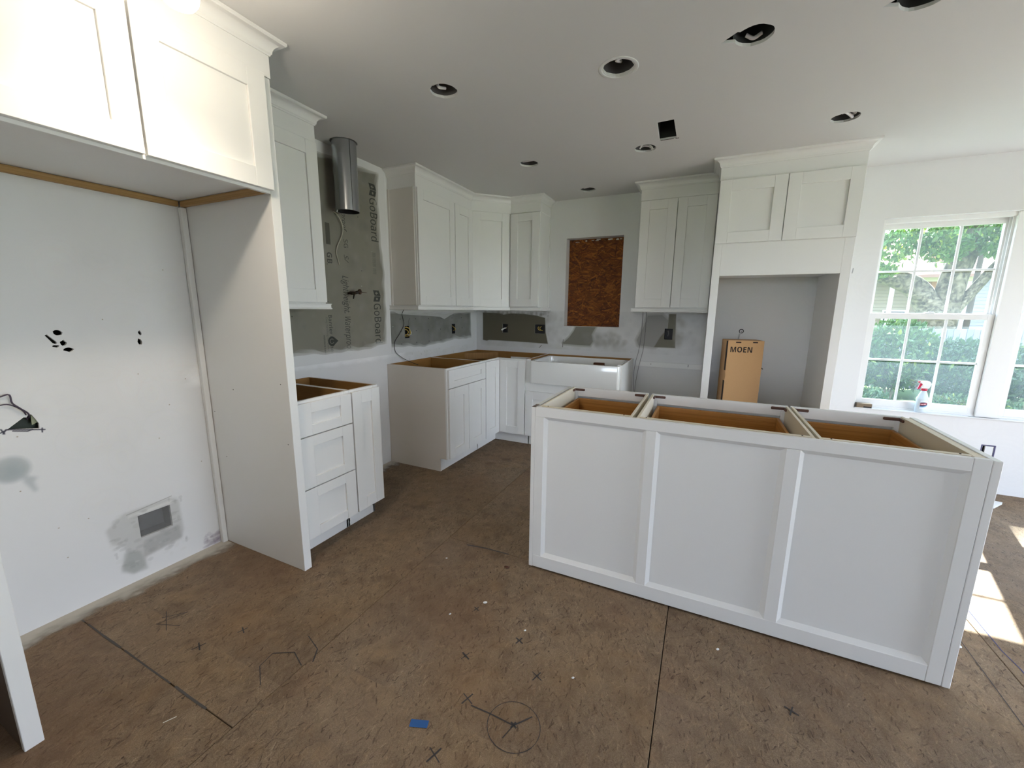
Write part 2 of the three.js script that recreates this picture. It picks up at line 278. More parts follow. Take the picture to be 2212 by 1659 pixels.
const leftCanvas = canvas(2048, 1340, (c, w, h) => {
  const R = rng(41), X = (z) => sz(z) / 4.35 * w, Y = (y) => h - y / TOP * h;
  c.fillStyle = `rgb(${WALLC})`; c.fillRect(0, 0, w, h);
  const soft = (z, y, rz, ry, col, a) => { const px = rz / 4.35 * w, py = ry / TOP * h; c.save(); c.translate(X(z), Y(y)); c.scale(1, py / px); const g = c.createRadialGradient(0, 0, 0, 0, 0, px); g.addColorStop(0, `rgba(${col},${a})`); g.addColorStop(0.75, `rgba(${col},${a * 0.7})`); g.addColorStop(1, `rgba(${col},0)`); c.fillStyle = g; c.fillRect(-px, -px, 2 * px, 2 * px); c.restore(); };
  const poly = (pts, col) => { c.fillStyle = col; c.beginPath(); pts.forEach(([z, y], i) => i ? c.lineTo(X(z), Y(y)) : c.moveTo(X(z), Y(y))); c.closePath(); c.filter = 'blur(2.5px)'; c.fill(); c.filter = 'none'; };
  // bands of joint compound low on the wall and beside the board
  for (let i = 0; i < 900; i++) soft(1.3 + R() * 1.7, 0.93 + R() * 0.09, 0.02 + R() * 0.05, 0.01 + R() * 0.02, '246,246,248', 0.12);
  for (let i = 0; i < 300; i++) soft(1.46 + R() * 0.06, 1.2 + R() * 1.2, 0.01 + R() * 0.02, 0.02 + R() * 0.05, '240,240,238', 0.15);
  for (let i = 0; i < 240; i++) soft(0.1 + R() * 1.3, 0.88 + R() * 0.1, 0.03 + R() * 0.07, 0.01 + R() * 0.03, R() < 0.5 ? '206,206,202' : '232,232,230', 0.10);
  for (let i = 0; i < 14; i++) { c.strokeStyle = `rgba(120,118,112,${0.2 + R() * 0.3})`; c.lineWidth = 1.5; const z = 0.3 + R() * 1.0, y = 0.9 + R() * 0.08; c.beginPath(); c.moveTo(X(z), Y(y)); c.lineTo(X(z - 0.005), Y(y - 0.02)); c.stroke(); }
  // smears of setting compound around the vent opening
  poly([[3.43, 0.31], [3.36, 0.365], [3.17, 0.365], [3.135, 0.34], [3.13, 0.165], [3.145, 0.125], [3.30, 0.105], [3.31, 0.06], [3.36, 0.045], [3.40, 0.10], [3.37, 0.15], [3.375, 0.20], [3.42, 0.235]], 'rgba(160,160,155,0.42)');
  poly([[3.30, 0.19], [3.15, 0.205], [3.142, 0.128], [3.31, 0.108]], 'rgba(150,150,148,0.45)');
  poly([[3.38, 0.17], [3.32, 0.15], [3.30, 0.04], [3.355, 0.045], [3.40, 0.08]], 'rgba(138,142,138,0.4)');
  poly([[3.345, 0.345], [3.165, 0.352], [3.160, 0.335], [3.34, 0.33]], 'rgba(225,225,220,0.9)');
  for (let i = 0; i < 120; i++) soft(3.12 + R() * 0.30, 0.06 + R() * 0.30, 0.005 + R() * 0.02, 0.004 + R() * 0.012, R() < 0.5 ? '205,205,200' : '140,140,138', 0.2);
  c.strokeStyle = 'rgba(120,118,112,0.5)'; c.lineWidth = 1.6; c.beginPath(); c.moveTo(X(3.35), Y(0.352)); c.lineTo(X(3.16), Y(0.372)); c.stroke();
  for (let i = 0; i < 60; i++) soft(2.95 + R() * 0.09, 0.01 + R() * 0.07, 0.006 + R() * 0.02, 0.006 + R() * 0.012, '120,108,124', 0.14);
  // grey damp patch with a tail
  soft(3.665, 0.70, 0.062, 0.062, '128,140,142', 0.5); soft(3.665, 0.70, 0.05, 0.05, '128,140,142', 0.3);
  poly([[3.635, 0.665], [3.60, 0.645], [3.612, 0.628], [3.606, 0.59], [3.616, 0.585], [3.640, 0.64]], 'rgba(140,150,152,0.4)');
  for (let i = 0; i < 40; i++) soft(2.98 + R() * 0.75, 0.4 + R() * 1.2, 0.05 + R() * 0.1, 0.03 + R() * 0.1, R() < 0.5 ? '214,214,212' : '232,230,228', 0.15);
  // pencil lines round the cut-out
  c.strokeStyle = 'rgba(50,48,60,0.85)'; c.lineWidth = 2;
  const line = (...p) => { c.beginPath(); p.forEach(([z, y], i) => i ? c.lineTo(X(z), Y(y)) : c.moveTo(X(z), Y(y))); c.stroke(); };
  line([3.672, 0.852], [3.652, 0.862], [3.60, 0.848], [3.552, 0.836]); line([3.668, 0.868], [3.66, 0.845]); line([3.560, 0.846], [3.562, 0.826]); line([3.665, 0.846], [3.655, 0.862], [3.648, 0.86]); line([3.64, 0.853], [3.60, 0.842], [3.585, 0.846]);
  c.fillStyle = 'rgba(110,90,60,0.7)'; for (let i = 0; i < 14; i++) { c.beginPath(); c.arc(X(2.97 + R() * 0.8), Y(0.2 + R() * 1.5), 1, 0, 7); c.fill(); }
});
const wallLeft = struct('wall_left', slab([[0, -0.03], [LW + 0.1, -0.03], [LW + 0.1, TOP], [0, TOP]], wallHoles, 0.0127, [0, 0, LW + 0.1, TOP]), std(0xffffff, 0.92, { map: tex(leftCanvas) }));
wallLeft.position.set(-0.0127, 0, LW); wallLeft.rotation.y = Math.PI / 2;
struct('wall_left_outer', cbox(-0.16, -0.03, -0.14, -0.09, TOP, LW, 0), M.cavity);
struct('wall_hall', cbox(-0.16, -0.03, LW, 0, TOP, RZ + 0.15, 0), M.wall);
struct('wall_stub', cbox(-0.16, -0.03, LW, 1.55, TOP, LW + 0.12, 0.002), M.wall);

// waterproof backer board on the left wall, printed
function fadeBoard(w, h, px, base, seed, edge, draw) { // board colour inside, wall paint feathered over the given edges [left, bottom, right, top] in metres
  return canvas(Math.round(w * px), Math.round(h * px), (c, W, Hh) => {
    const R = rng(seed); c.fillStyle = `rgb(${base})`; c.fillRect(0, 0, W, Hh);
    for (let i = 0; i < 500; i++) { const x = R() * W, y = R() * Hh, r = 10 + R() * 60, g = c.createRadialGradient(x, y, 0, x, y, r), v = R() < 0.5 ? '255,250,235' : '0,0,0'; g.addColorStop(0, `rgba(${v},0.03)`); g.addColorStop(1, `rgba(${v},0)`); c.fillStyle = g; c.fillRect(x - r, y - r, 2 * r, 2 * r); }
    draw?.(c, (m) => m * px, (m) => Hh - m * px, R);
    const wave = (t, k) => 0.74 + 0.20 * Math.sin(t * 2.3 + k) + 0.12 * Math.sin(t * 6.1 + 2.7 * k) + 0.05 * Math.sin(t * 17 + k) + 0.03 * Math.sin(t * 41 + 3 * k);
    edge.forEach((e, k) => { // compound drawn over the edge with a knife: a wavy border, softened, with a thin drag mark
      if (!e) return;
      const L = k % 2 ? w : h, at = (t, d) => { const [x, y] = k === 0 ? [d, t] : k === 2 ? [w - d, t] : k === 1 ? [t, d] : [t, h - d]; return [x * px, Hh - y * px]; };
      for (let q = 9; q >= 0; q--) {
        c.fillStyle = `rgba(${WALLC},${q ? 0.13 : 1})`; c.beginPath(); c.moveTo(...at(0, -0.01));
        for (let i = 0; i <= 160; i++) { const t = i / 160 * L; c.lineTo(...at(t, e * wave(t, k + seed) * (1 + q * 0.035) + q * 0.0012 * (1 + Math.sin(t * 31 + q)))); }
        c.lineTo(...at(L, -0.01)); c.closePath(); c.fill();
      }
    });
  });
}
function board(parent, z0, y0, z1, y1, cv, holes = [], thick = 0.0022) {
  const m = part(parent, 'backer_board', slab([[0, 0], [z1 - z0, 0], [z1 - z0, y1 - y0], [0, y1 - y0]], holes, thick, [0, 0, z1 - z0, y1 - y0]), std(0xffffff, 0.85, { map: tex(cv) }));
  m.position.set(sz(z1), y0, 0.0127); return m;
}
{
  const z0 = 1.462, z1 = 2.90, y0 = 0.955, y1 = 2.44, w = z1 - z0;
  const big = fadeBoard(w, y1 - y0, 900, '134,131,120', 3, [0, 0.10, 0.075, 0.06], (c, X, Y, R) => {
    const ink = 'rgba(44,46,44,0.8)';
    const text = (s, z, yTop, size, font, alpha = 1, stretch = 1) => { c.save(); c.globalAlpha = alpha; c.translate(X(z1 - z), Y(yTop - y0)); c.rotate(Math.PI / 2); c.scale(stretch, 1); c.fillStyle = ink; c.font = `${font} ${Math.round(size * 900)}px sans-serif`; c.textBaseline = 'middle'; c.fillText(s, 0, 0); c.restore(); };
    const logo = (z, y, s) => { c.save(); c.translate(X(z1 - z), Y(y - y0)); c.rotate(Math.PI / 2); const q = s * 900; c.fillStyle = 'rgba(52,54,52,0.85)'; c.beginPath(); c.moveTo(0, q * 0.45); c.lineTo(0, -q * 0.30); c.lineTo(q * 0.5, -q * 0.52); c.lineTo(q * 0.5, q * 0.28); c.closePath(); c.fill(); c.beginPath(); c.moveTo(q * 0.55, q * 0.28); c.lineTo(q * 0.55, -q * 0.52); c.lineTo(q * 1.05, -q * 0.34); c.lineTo(q * 1.05, q * 0.46); c.closePath(); c.fill(); c.fillStyle = 'rgba(134,131,120,1)'; c.fillRect(q * 0.14, -q * 0.02, q * 0.26, q * 0.09); c.fillRect(q * 0.22, -q * 0.18, q * 0.09, q * 0.36); c.beginPath(); c.arc(q * 0.80, -q * 0.02, q * 0.11, 0, 7); c.fill(); c.restore(); };
    logo(1.603, 2.30, 0.085); text('GoBoard', 1.603, 2.20, 0.105, '300', 1, 0.80);
    logo(1.612, 1.49, 0.085); text('GoBoard', 1.612, 1.39, 0.105, '300', 1, 0.80);
    for (let i = 0; i < 3; i++) text('2021/03/07 1072', 1.633 - i * 0.012, 1.785, 0.018, '500', 0.6, 1.25);
    text('proof', 1.905, 2.03, 0.05, 'italic 500', 0.85); text('SG', 1.90, 1.845, 0.055, '500', 0.85); text('S/', 1.905, 1.735, 0.055, 'italic 500', 0.85);
    text('Lightweight. Waterproof.', 1.925, 1.585, 0.075, 'italic 500', 0.95, 0.68);
    text('Barrier & Thermal', 2.085, 1.30, 0.042, '600', 0.7); text('Easy handling tile backer', 2.115, 1.28, 0.022, '500', 0.5);
    text('GB', 2.055, 1.735, 0.06, '700', 0.8); c.fillStyle = 'rgba(60,58,52,0.6)'; c.fillRect(X(z1 - 2.075), Y(1.93 - y0), 34, 130);
    c.save(); c.translate(X(z1 - 2.082), Y(1.108 - y0)); c.fillStyle = 'rgba(44,46,44,0.85)'; c.beginPath(); c.arc(0, 0, 31, 0.75, 5.53); c.lineTo(50, 0); c.closePath(); c.fill(); c.strokeStyle = 'rgba(140,136,126,0.9)'; c.lineWidth = 4; c.beginPath(); c.arc(0, 0, 15, 0.4, 5.6); c.stroke(); c.restore();
    text('moisture control', 2.145, 1.155, 0.02, '700', 0.8);
    for (let i = 0; i < 26; i++) { c.fillStyle = R() < 0.3 ? 'rgba(230,230,225,0.7)' : 'rgba(30,30,28,0.6)'; c.beginPath(); c.arc(R() * X(w), R() * Y(0), 2 + R() * 2, 0, 7); c.fill(); }
  });
  board(wallLeft, z0, y0, z1, y1, big);
  const a0 = 0.09, a1 = 1.46, b0 = 0.955, b1 = 1.338;
  const low = fadeBoard(a1 - a0, b1 - b0, 900, '128,128,122', 9, [0, 0.085, 0.07, 0.02], (c, X, Y, R) => {
    c.fillStyle = 'rgba(190,190,188,0.95)'; c.beginPath(); c.moveTo(0, 0); [[0.10, 0.345], [0.3, 0.335], [0.52, 0.325], [0.72, 0.315], [0.80, 0.29], [0.9, 0.325], [1.0, 0.352], [1.37, 0.36]].forEach(([x, y]) => c.lineTo(X(x), Y(y))); c.lineTo(X(1.37), 0); c.closePath(); c.fill();
    for (let i = 0; i < 18; i++) { c.fillStyle = 'rgba(24,24,24,0.75)'; c.beginPath(); c.arc(X(0.12 + (i % 6) * 0.2 + R() * 0.02), Y(0.08 + Math.floor(i / 6) * 0.11), 4, 0, 7); c.fill(); }
  });
  board(wallLeft, a0, b0, a1, b1, low, outletHoles.map(([p, q, r, s]) => rectPath(a1 - q, r - b0, a1 - p, s - b0)));
}

// back wall with the boarded-up opening and the twin window
const backHoles = [[0.344, 1.087, 0.412, 1.187], [0.744, 1.091, 0.862, 1.19], [2.094, 1.078, 2.168, 1.182]];
const BSLOT = [[6.3, 6.4][0], 0.002, [6.3, 6.4][1], 2.08];  // unseen slit in the back wall, added for sky light
const OSB = [1.079, 1.181, 1.657, 2.072], WIN = [3.622, 0.572, 5.262, 2.062], BOXH = [4.428, 0.272, 4.492, 0.366];
const backCanvas = canvas(2048, 870, (c, w, h) => {
  const R = rng(61), X = (x) => (x + 0.16) / 6.7 * w, Y = (y) => h - y / TOP * h;
  c.fillStyle = `rgb(${WALLC})`; c.fillRect(0, 0, w, h);
  for (let i = 0; i < 60; i++) { const x = X(R() * 6.5), y = Y(R() * 2.4), r = 20 + R() * 60, g = c.createRadialGradient(x, y, 0, x, y, r); g.addColorStop(0, `rgba(${R() < 0.5 ? '214,214,214' : '234,234,234'},0.2)`); g.addColorStop(1, 'rgba(224,224,224,0)'); c.fillStyle = g; c.fillRect(x - r, y - r, 2 * r, 2 * r); }
  c.strokeStyle = 'rgba(110,112,116,0.8)'; c.lineWidth = 1.5; c.beginPath(); c.moveTo(X(3.475), Y(1.70)); c.lineTo(X(3.472), Y(1.66)); c.stroke();
  c.strokeStyle = 'rgba(20,16,60,0.9)'; c.lineWidth = 2; c.strokeRect(X(4.424), Y(0.37), X(4.496) - X(4.424), Y(0.27) - Y(0.37));
});
const wallBack = struct('wall_back', slab([[-0.16, -0.03], [RX + 0.15, -0.03], [RX + 0.15, TOP], [-0.16, TOP]], [rectPath(...OSB), rectPath(...WIN), rectPath(...BSLOT), ...backHoles.map((q) => rectPath(...q)), rectPath(...BOXH), (() => { const p = new THREE.Path(); p.absarc(2.742, 1.177, 0.017, 0, 6.2832); return p; })()], 0.14, [-0.16, 0, 6.54, TOP]), std(0xffffff, 0.92, { map: tex(backCanvas) }));
wallBack.position.set(0, 0, -0.14);
struct('wall_back_outer', slab([[-0.16, -0.1], [RX + 0.15, -0.1], [RX + 0.15, TOP], [-0.16, TOP]], [rectPath(WIN[0] - 0.004, WIN[1] - 0.004, WIN[2] + 0.004, WIN[3] + 0.004), rectPath(...BSLOT)], 0.02), std(lin(0.5, 0.42, 0.33), 0.9)).position.z = -0.165;
{
  const x0 = 0.055, x1 = 2.452, y0 = 0.93, y1 = 1.338;
  const cv = fadeBoard(x1 - x0, y1 - y0, 800, WALLC, 15, [0, 0, 0, 0], (c, X, Y, R) => {
    const area = (pts, col, soft) => { for (let k = soft; k >= 0; k--) { c.globalAlpha = k ? 0.14 : 1; c.fillStyle = `rgb(${col})`; c.strokeStyle = `rgb(${col})`; c.lineJoin = 'round'; c.lineWidth = k * 7; c.beginPath(); pts.forEach(([x, y], i) => i ? c.lineTo(X(x - x0), Y(y - y0)) : c.moveTo(X(x - x0), Y(y - y0))); c.closePath(); c.fill(); if (k) c.stroke(); } c.globalAlpha = 1; };
    const rub = (ax, ay, bx, by, n, col, a, r0, r1) => { for (let i = 0; i < n; i++) { const x = X(ax + R() * (bx - ax) - x0), y = Y(ay + R() * (by - ay) - y0), r = (r0 + R() * (r1 - r0)) * 800, g = c.createRadialGradient(x, y, 0, x, y, r); g.addColorStop(0, `rgba(${col},${a})`); g.addColorStop(1, `rgba(${col},0)`); c.fillStyle = g; c.fillRect(x - r, y - r, 2 * r, 2 * r); } };
    rub(0.06, 0.935, 1.75, 0.985, 160, '205,203,198', 0.12, 0.02, 0.06);
    rub(0.86, 1.0, 1.06, 1.32, 60, '178,176,172', 0.16, 0.02, 0.05);
    area([[0.09, 1.31], [0.30, 1.305], [0.36, 1.29], [0.45, 1.305], [0.62, 1.30], [0.76, 1.285], [0.86, 1.262], [0.872, 1.10], [0.90, 0.985], [0.50, 0.995], [0.17, 0.998], [0.14, 0.988], [0.09, 0.996]], '104,99,84', 2);
    rub(0.10, 1.285, 0.9, 1.32, 60, '120,114,104', 0.3, 0.01, 0.03);
    area([[1.075, 1.0], [1.14, 1.06], [1.19, 1.13], [1.21, 1.175], [1.42, 1.175], [1.38, 1.10], [1.40, 1.03], [1.37, 0.985], [1.085, 0.99]], '132,130,120', 5);
    rub(1.28, 0.985, 1.70, 1.12, 90, '150,149,144', 0.14, 0.02, 0.06); rub(1.40, 1.00, 1.75, 1.05, 50, '170,168,162', 0.2, 0.02, 0.04);
    area([[1.93, 1.30], [1.90, 1.20], [1.84, 1.06], [1.86, 1.01], [2.02, 1.00], [2.10, 1.10], [2.12, 1.26], [2.06, 1.31]], '166,164,160', 6);
    area([[2.125, 1.318], [2.185, 1.318], [2.20, 1.0], [2.01, 1.0], [2.06, 1.10], [2.12, 1.18]], '128,125,112', 2);
    rub(2.19, 1.02, 2.26, 1.30, 40, '176,174,168', 0.2, 0.02, 0.05);
    c.strokeStyle = 'rgba(70,66,60,0.8)'; c.lineWidth = 4; c.beginPath(); c.moveTo(X(0.83 - x0), Y(0.968 - y0)); c.lineTo(X(0.80 - x0), Y(0.935 - y0)); c.stroke(); c.beginPath(); c.moveTo(X(1.075 - x0), Y(1.04 - y0)); c.lineTo(X(1.072 - x0), Y(0.955 - y0)); c.stroke();
  });
  const m = part(wallBack, 'backer_board', slab([[0, 0], [x1 - x0, 0], [x1 - x0, y1 - y0], [OSB[2] - x0 + 0.001, y1 - y0], [OSB[2] - x0 + 0.001, OSB[1] - y0 - 0.001], [OSB[0] - x0 - 0.001, OSB[1] - y0 - 0.001], [OSB[0] - x0 - 0.001, y1 - y0], [0, y1 - y0]], backHoles.map(([a, b, d, e]) => rectPath(a - x0, b - y0, d - x0, e - y0)), 0.0015, [0, 0, x1 - x0, y1 - y0]), std(0xffffff, 0.9, { map: tex(cv) }));
  m.position.set(x0, y0, 0.14);
}
part(wallBack, 'wood_ledger', cbox(1.846, 0.804, 0.14, 2.452, 0.853, 0.1475, 0.001), M.cabinet);
part(wallBack, 'wood_ledger', [cyl(0.004, 0.004, [1.99, 0.832, 0.147], [1.99, 0.832, 0.1485], 8), cyl(0.004, 0.004, [2.33, 0.828, 0.147], [2.33, 0.828, 0.1485], 8), cyl(0.004, 0.004, [2.33, 0.842, 0.147], [2.33, 0.842, 0.1485], 8)], M.dark);
{ // unpainted sheathing at the back of the square opening
  const o = thing('sheathing_panel', 'dark reddish brown strand board panel closing the small wall opening above the sink', 'board', [OSB[0], OSB[1], -0.118]);
  part(o, 'panel', cbox(0.0005, 0.0005, 0, OSB[2] - OSB[0] - 0.0005, OSB[3] - OSB[1] - 0.0005, 0.011, 0), M.osb);
  const R = rng(4), sm = std(lin(0.7, 0.66, 0.6), 0.8); for (let i = 0; i < 12; i++) { const x = 0.03 + R() * 0.5, y = OSB[3] - OSB[1] - 0.012 - R() * 0.02; part(o, 'sealant_bead', cbox(x, y, 0.0112, x + 0.012 + R() * 0.03, y + 0.004 + R() * 0.008, 0.013 + R() * 0.004, 0.001), sm); }
}
// right and front walls (out of view) with unglazed openings, added and sized to light the room
struct('wall_right', [cbox(RX, -0.03, -0.14, RX + 0.15, TOP, [1.3, 3.6][0], 0), cbox(RX, -0.03, [1.3, 3.6][1], RX + 0.15, TOP, RZ + 0.15, 0), cbox(RX, 2.10, [1.3, 3.6][0], RX + 0.15, TOP, [1.3, 3.6][1], 0)], M.wall);
struct('wall_front', [cbox(-0.16, -0.03, RZ, [1.9, 3.5, 0.9][0], TOP, RZ + 0.15, 0), cbox([1.9, 3.5, 0.9][1], -0.03, RZ, RX + 0.15, TOP, RZ + 0.15, 0), cbox([1.9, 3.5, 0.9][0], 2.10, RZ, [1.9, 3.5, 0.9][1], TOP, RZ + 0.15, 0), cbox([1.9, 3.5, 0.9][0], -0.03, RZ, [1.9, 3.5, 0.9][1], [1.9, 3.5, 0.9][2], RZ + 0.15, 0)], M.wall);
// a door frame stands in the right opening
struct('door_1', [cbox(RX + 0.03, 0, [1.3, 3.6][0], RX + 0.13, 2.10, [1.3, 3.6][0] + 0.05), cbox(RX + 0.03, 0, [1.3, 3.6][1] - 0.05, RX + 0.13, 2.10, [1.3, 3.6][1]), cbox(RX + 0.03, 2.05, [1.3, 3.6][0] + 0.05, RX + 0.13, 2.10, [1.3, 3.6][1] - 0.05)], M.vinyl);
struct('door_2', [cbox(BSLOT[0], 0.003, -0.12, BSLOT[0] + 0.05, 2.08, -0.03), cbox(BSLOT[2] - 0.05, 0.003, -0.12, BSLOT[2], 2.08, -0.03), cbox(BSLOT[0] + 0.05, 2.03, -0.12, BSLOT[2] - 0.05, 2.08, -0.03), cbox((BSLOT[0] + BSLOT[2]) / 2 - 0.04, 0.003, -0.12, (BSLOT[0] + BSLOT[2]) / 2 + 0.04, 2.03, -0.03)], M.vinyl);  // frame pieces filling the added slit, no real doorway

// ceiling with the cut-outs for lamps, vent and duct
const CANS = [[1.125, 2.25], [1.979, 2.088], [2.523, 2.088], [3.05, 2.075], [3.067, 1.07], [1.117, 1.106], [1.966, 1.059], [1.353, 0.265]];
const SQ = [[2.083, 1.436], [2.176, 1.441], [2.174, 1.159], [2.069, 1.158]];
const DUCT = [0.13, 1.985, 0.079];
{
  const wob = (x, z, r, seed, j = 0.06) => { const R = rng(seed), o = []; for (let i = 0; i < 26; i++) { const a = i / 26 * 6.283, k = 1 - j / 2 + R() * j; o.push([x + Math.cos(a) * r * k, z + Math.sin(a) * r * k]); } return o; };
  const holes = CANS.map(([x, z], i) => { const o = wob(x, z, 0.070, 90 + i, 0.05); if (i === 2 || i === 3) { o[13][0] -= 0.05; o[12][0] -= 0.035; o[11][1] += 0.02; } return polyPath(o); });
  const g = slab([[-0.16, -0.14], [RX + 0.15, -0.14], [RX + 0.15, RZ + 0.15], [-0.16, RZ + 0.15]], [...holes, polyPath(SQ), polyPath(wob(DUCT[0], DUCT[1], 0.088, 5))], 0.0127);
  const c = struct('ceiling', g, M.ceiling); c.rotation.x = Math.PI / 2; c.position.y = H + 0.0127;
  struct('ceiling_deck', cbox(-0.16, TOP - 0.03, -0.16, RX + 0.15, TOP + 0.05, RZ + 0.15, 0), M.cavity);
}

// ---------------------------------------------------------------- windows
function paneMat() { return new THREE.MeshPhysicalMaterial({ color: lin(...[0.52, 0.57, 0.59]), roughness: 0, metalness: 0, transmission: 1, thickness: 0, ior: 1.45, specularIntensity: 0.6 }); }
const glassMat = paneMat();
const filmMat = new THREE.MeshPhysicalMaterial({ color: lin(0.62, 0.80, 0.92), roughness: 1, transmission: 0.5, thickness: 0, transparent: true, opacity: 0.045, side: THREE.DoubleSide }), filmMat2 = filmMat.clone(); filmMat2.opacity = 0.045 * 1.7;
function sash(root, x0, y0, x1, y1, z, rails) { // rails: [stile, bottom, stile, top]
  const [l, b, r, t] = rails, d = 0.016;
  const s = part(root, 'sash', [cbox(x0, y0, z - d, x0 + l, y1, z + d), cbox(x1 - r, y0, z - d, x1, y1, z + d), cbox(x0 + l, y0, z - d, x1 - r, y0 + b, z + d), cbox(x0 + l, y1 - t, z - d, x1 - r, y1, z + d)], M.vinyl);
  const gx0 = x0 + l, gx1 = x1 - r, gy0 = y0 + b, gy1 = y1 - t, w = (gx1 - gx0) / 3, h = (gy1 - gy0) / 2, m = 0.008;
  for (let i = 1; i < 3; i++) part(s, 'muntin', cbox(gx0 + w * i - m, gy0, z - 0.006, gx0 + w * i + m, gy1, z + 0.006, 0.002), M.vinyl);
  for (let i = 0; i < 3; i++) part(s, 'muntin', cbox(gx0 + w * i + (i ? m : 0), gy0 + h - m, z - 0.006, gx0 + w * (i + 1) - (i < 2 ? m : 0), gy0 + h + m, z + 0.006, 0.002), M.vinyl);
  for (let i = 0; i < 3; i++) for (let j = 0; j < 2; j++) {
    const p = new THREE.PlaneGeometry(w - (i === 1 ? 2 : 1) * m, h - m); p.translate(gx0 + w * (i + 0.5) + (i === 0 ? -m / 2 : i === 2 ? m / 2 : 0), gy0 + h * (j + 0.5) + (j ? m / 2 : -m / 2), z);
    part(s, 'pane', p, glassMat);
  }
  const f = new THREE.PlaneGeometry(gx1 - gx0, gy1 - gy0); f.translate((gx0 + gx1) / 2, (gy0 + gy1) / 2, z + 0.0075); part(s, 'dust_film', f, rails[0] > 0.03 ? filmMat2 : filmMat);
}
function windowUnit(n, x0, x1) {
  const w = new THREE.Group(); w.name = 'window_' + n; w.userData.kind = 'structure'; scene.add(w);
  const y0 = WIN[1], y1 = WIN[3], za = -0.139, zb = -0.045;
  part(w, 'frame', [cbox(x0, y0, za, x0 + 0.018, y1, zb), cbox(x1 - 0.018, y0, za, x1, y1, zb), cbox(x0 + 0.018, y0, za, x1 - 0.018, y0 + 0.022, zb), cbox(x0 + 0.018, y1 - 0.03, za, x1 - 0.018, y1, zb), cbox(x0 + 0.018, y1 - 0.045, za, x1 - 0.018, y1 - 0.03, -0.095)], M.vinyl);
  part(w, 'track', [cbox(x0 + 0.018, y0 + 0.022, -0.092, x0 + 0.026, y1 - 0.03, -0.086), cbox(x1 - 0.040, y0 + 0.022, -0.092, x1 - 0.018, y1 - 0.03, -0.084), cbox(x1 - 0.034, y0 + 0.022, -0.066, x1 - 0.018, y1 - 0.03, -0.060)], M.vinyl);
  sash(w, x0 + 0.012, 1.312, x1 - 0.030, y1 - 0.045, -0.108, [0.028, 0.04, 0.022, 0.024]);
  sash(w, x0 + 0.019, y0 + 0.022, x1 - 0.022, 1.347, -0.068, [0.038, 0.054, 0.036, 0.042]);
  part(w, 'sash_lock', [cbox((x0 + x1) / 2 - 0.03, 1.347, -0.08, (x0 + x1) / 2 + 0.03, 1.357, -0.056, 0.003), cbox((x0 + x1) / 2 - 0.008, 1.357, -0.074, (x0 + x1) / 2 + 0.024, 1.364, -0.062, 0.003)], M.vinyl);
  return w;
}
windowUnit(1, 3.624, 4.385); windowUnit(2, 4.468, 5.26);
struct('trim_1', cbox(4.365, WIN[1] + 0.006, -0.12, 4.488, WIN[3], -0.030, 0.003), M.vinyl);
struct('sill', cbox(WIN[0] + 0.001, WIN[1] - 0.0005, -0.05, WIN[2] - 0.001, WIN[1] + 0.008, 0.018, 0.002), M.wall);
// ---------------------------------------------------------------- cabinets
const T = 0.876, KICK = 0.114, DT = 0.019;
function shaker(parent, name, x, y, w, h, z, t = DT, rx = 0.076, ry = 0.076, rec = 0.0105) {
  x += 0.001; w -= 0.002; y += 0.0005; h -= 0.001;
  const d = part(parent, name, [cbox(0, 0, 0, rx, h, t), cbox(w - rx, 0, 0, w, h, t), cbox(rx, 0, 0, w - rx, ry, t), cbox(rx, h - ry, 0, w - rx, h, t)], M.cabinet);
  part(d, 'center_panel', cbox(rx - 0.001, ry - 0.001, 0.002, w - rx + 0.001, h - ry + 0.001, t - rec, 0.0005), M.cabinet);
  d.position.set(x, y, z); return d;
}
// base cabinet in its own axes: x to the right seen from the front, y up, z towards the room; the face frame is at z = 0
function baseCabinet(name, label, pos, turn, w, fronts, o = {}) {
  const c = thing(name, label, 'cabinet', pos, turn, 'white base cabinets without a worktop'), D = o.depth ?? 0.605, th = 0.012, y0 = o.floor ?? KICK;
  const side = (x0, x1, ix0, ix1) => {
    part(c, 'side_panel', slab([[-D, 0], [-0.075, 0], [-0.075, KICK], [-0.018, KICK], [-0.018, T], [-D, T]], [], x1 - x0).rotateY(-Math.PI / 2).translate(x1, 0, 0), M.cabinet);
    part(c, 'interior_side', cbox(ix0, KICK + 0.02, -D + 0.012, ix1, T - 0.0015, -0.02, 0.0005), o.palePly ?? M.ply);
  };
  side(0, th, th, th + 0.004); side(w - th, w, w - th - 0.004, w - th);
  part(c, 'back_panel', cbox(th, KICK, -D, w - th, T - 0.001, -D + 0.012, 0.0005), M.ply);
  part(c, 'bottom_panel', cbox(th, KICK, -D + 0.012, w - th, KICK + 0.016, -0.02, 0.0005), M.ply);
  const fr = o.frame ?? 0.038, ft = o.frameTop ?? 0.04;
  part(c, 'face_frame', [cbox(0, KICK, -0.018, fr, T, 0), cbox(w - fr, KICK, -0.018, w, T, 0), ...(ft ? [cbox(fr, T - ft, -0.018, w - fr, T, 0)] : []), cbox(fr, KICK, -0.018, w - fr, KICK + 0.035, 0), ...(o.rails ?? []).map((y) => cbox(fr, y - 0.018, -0.018, w - fr, y + 0.018, 0))], M.cabinet);
  if (!o.noKick) part(c, 'toe_kick', cbox(o.kick0 ?? 0, 0, -0.087, w + (o.kick1 ?? 0), KICK, -0.075), M.cabinet);
  for (const [kind, x, y, fw, fh] of fronts) {
    if (kind === 'drawer') shaker(c, 'drawer_front', x, y, fw, fh, 0.001, DT, Math.min(0.076, fw * 0.26), 0.055); else shaker(c, 'door', x, y, fw, fh, 0.001, DT, Math.min(0.076, fw * 0.31), 0.076);
  }
  for (const x of o.brackets ?? []) bracket(c, x, T - 0.012, -0.0325, x < w / 2 ? 1 : -1);
  return c;
}
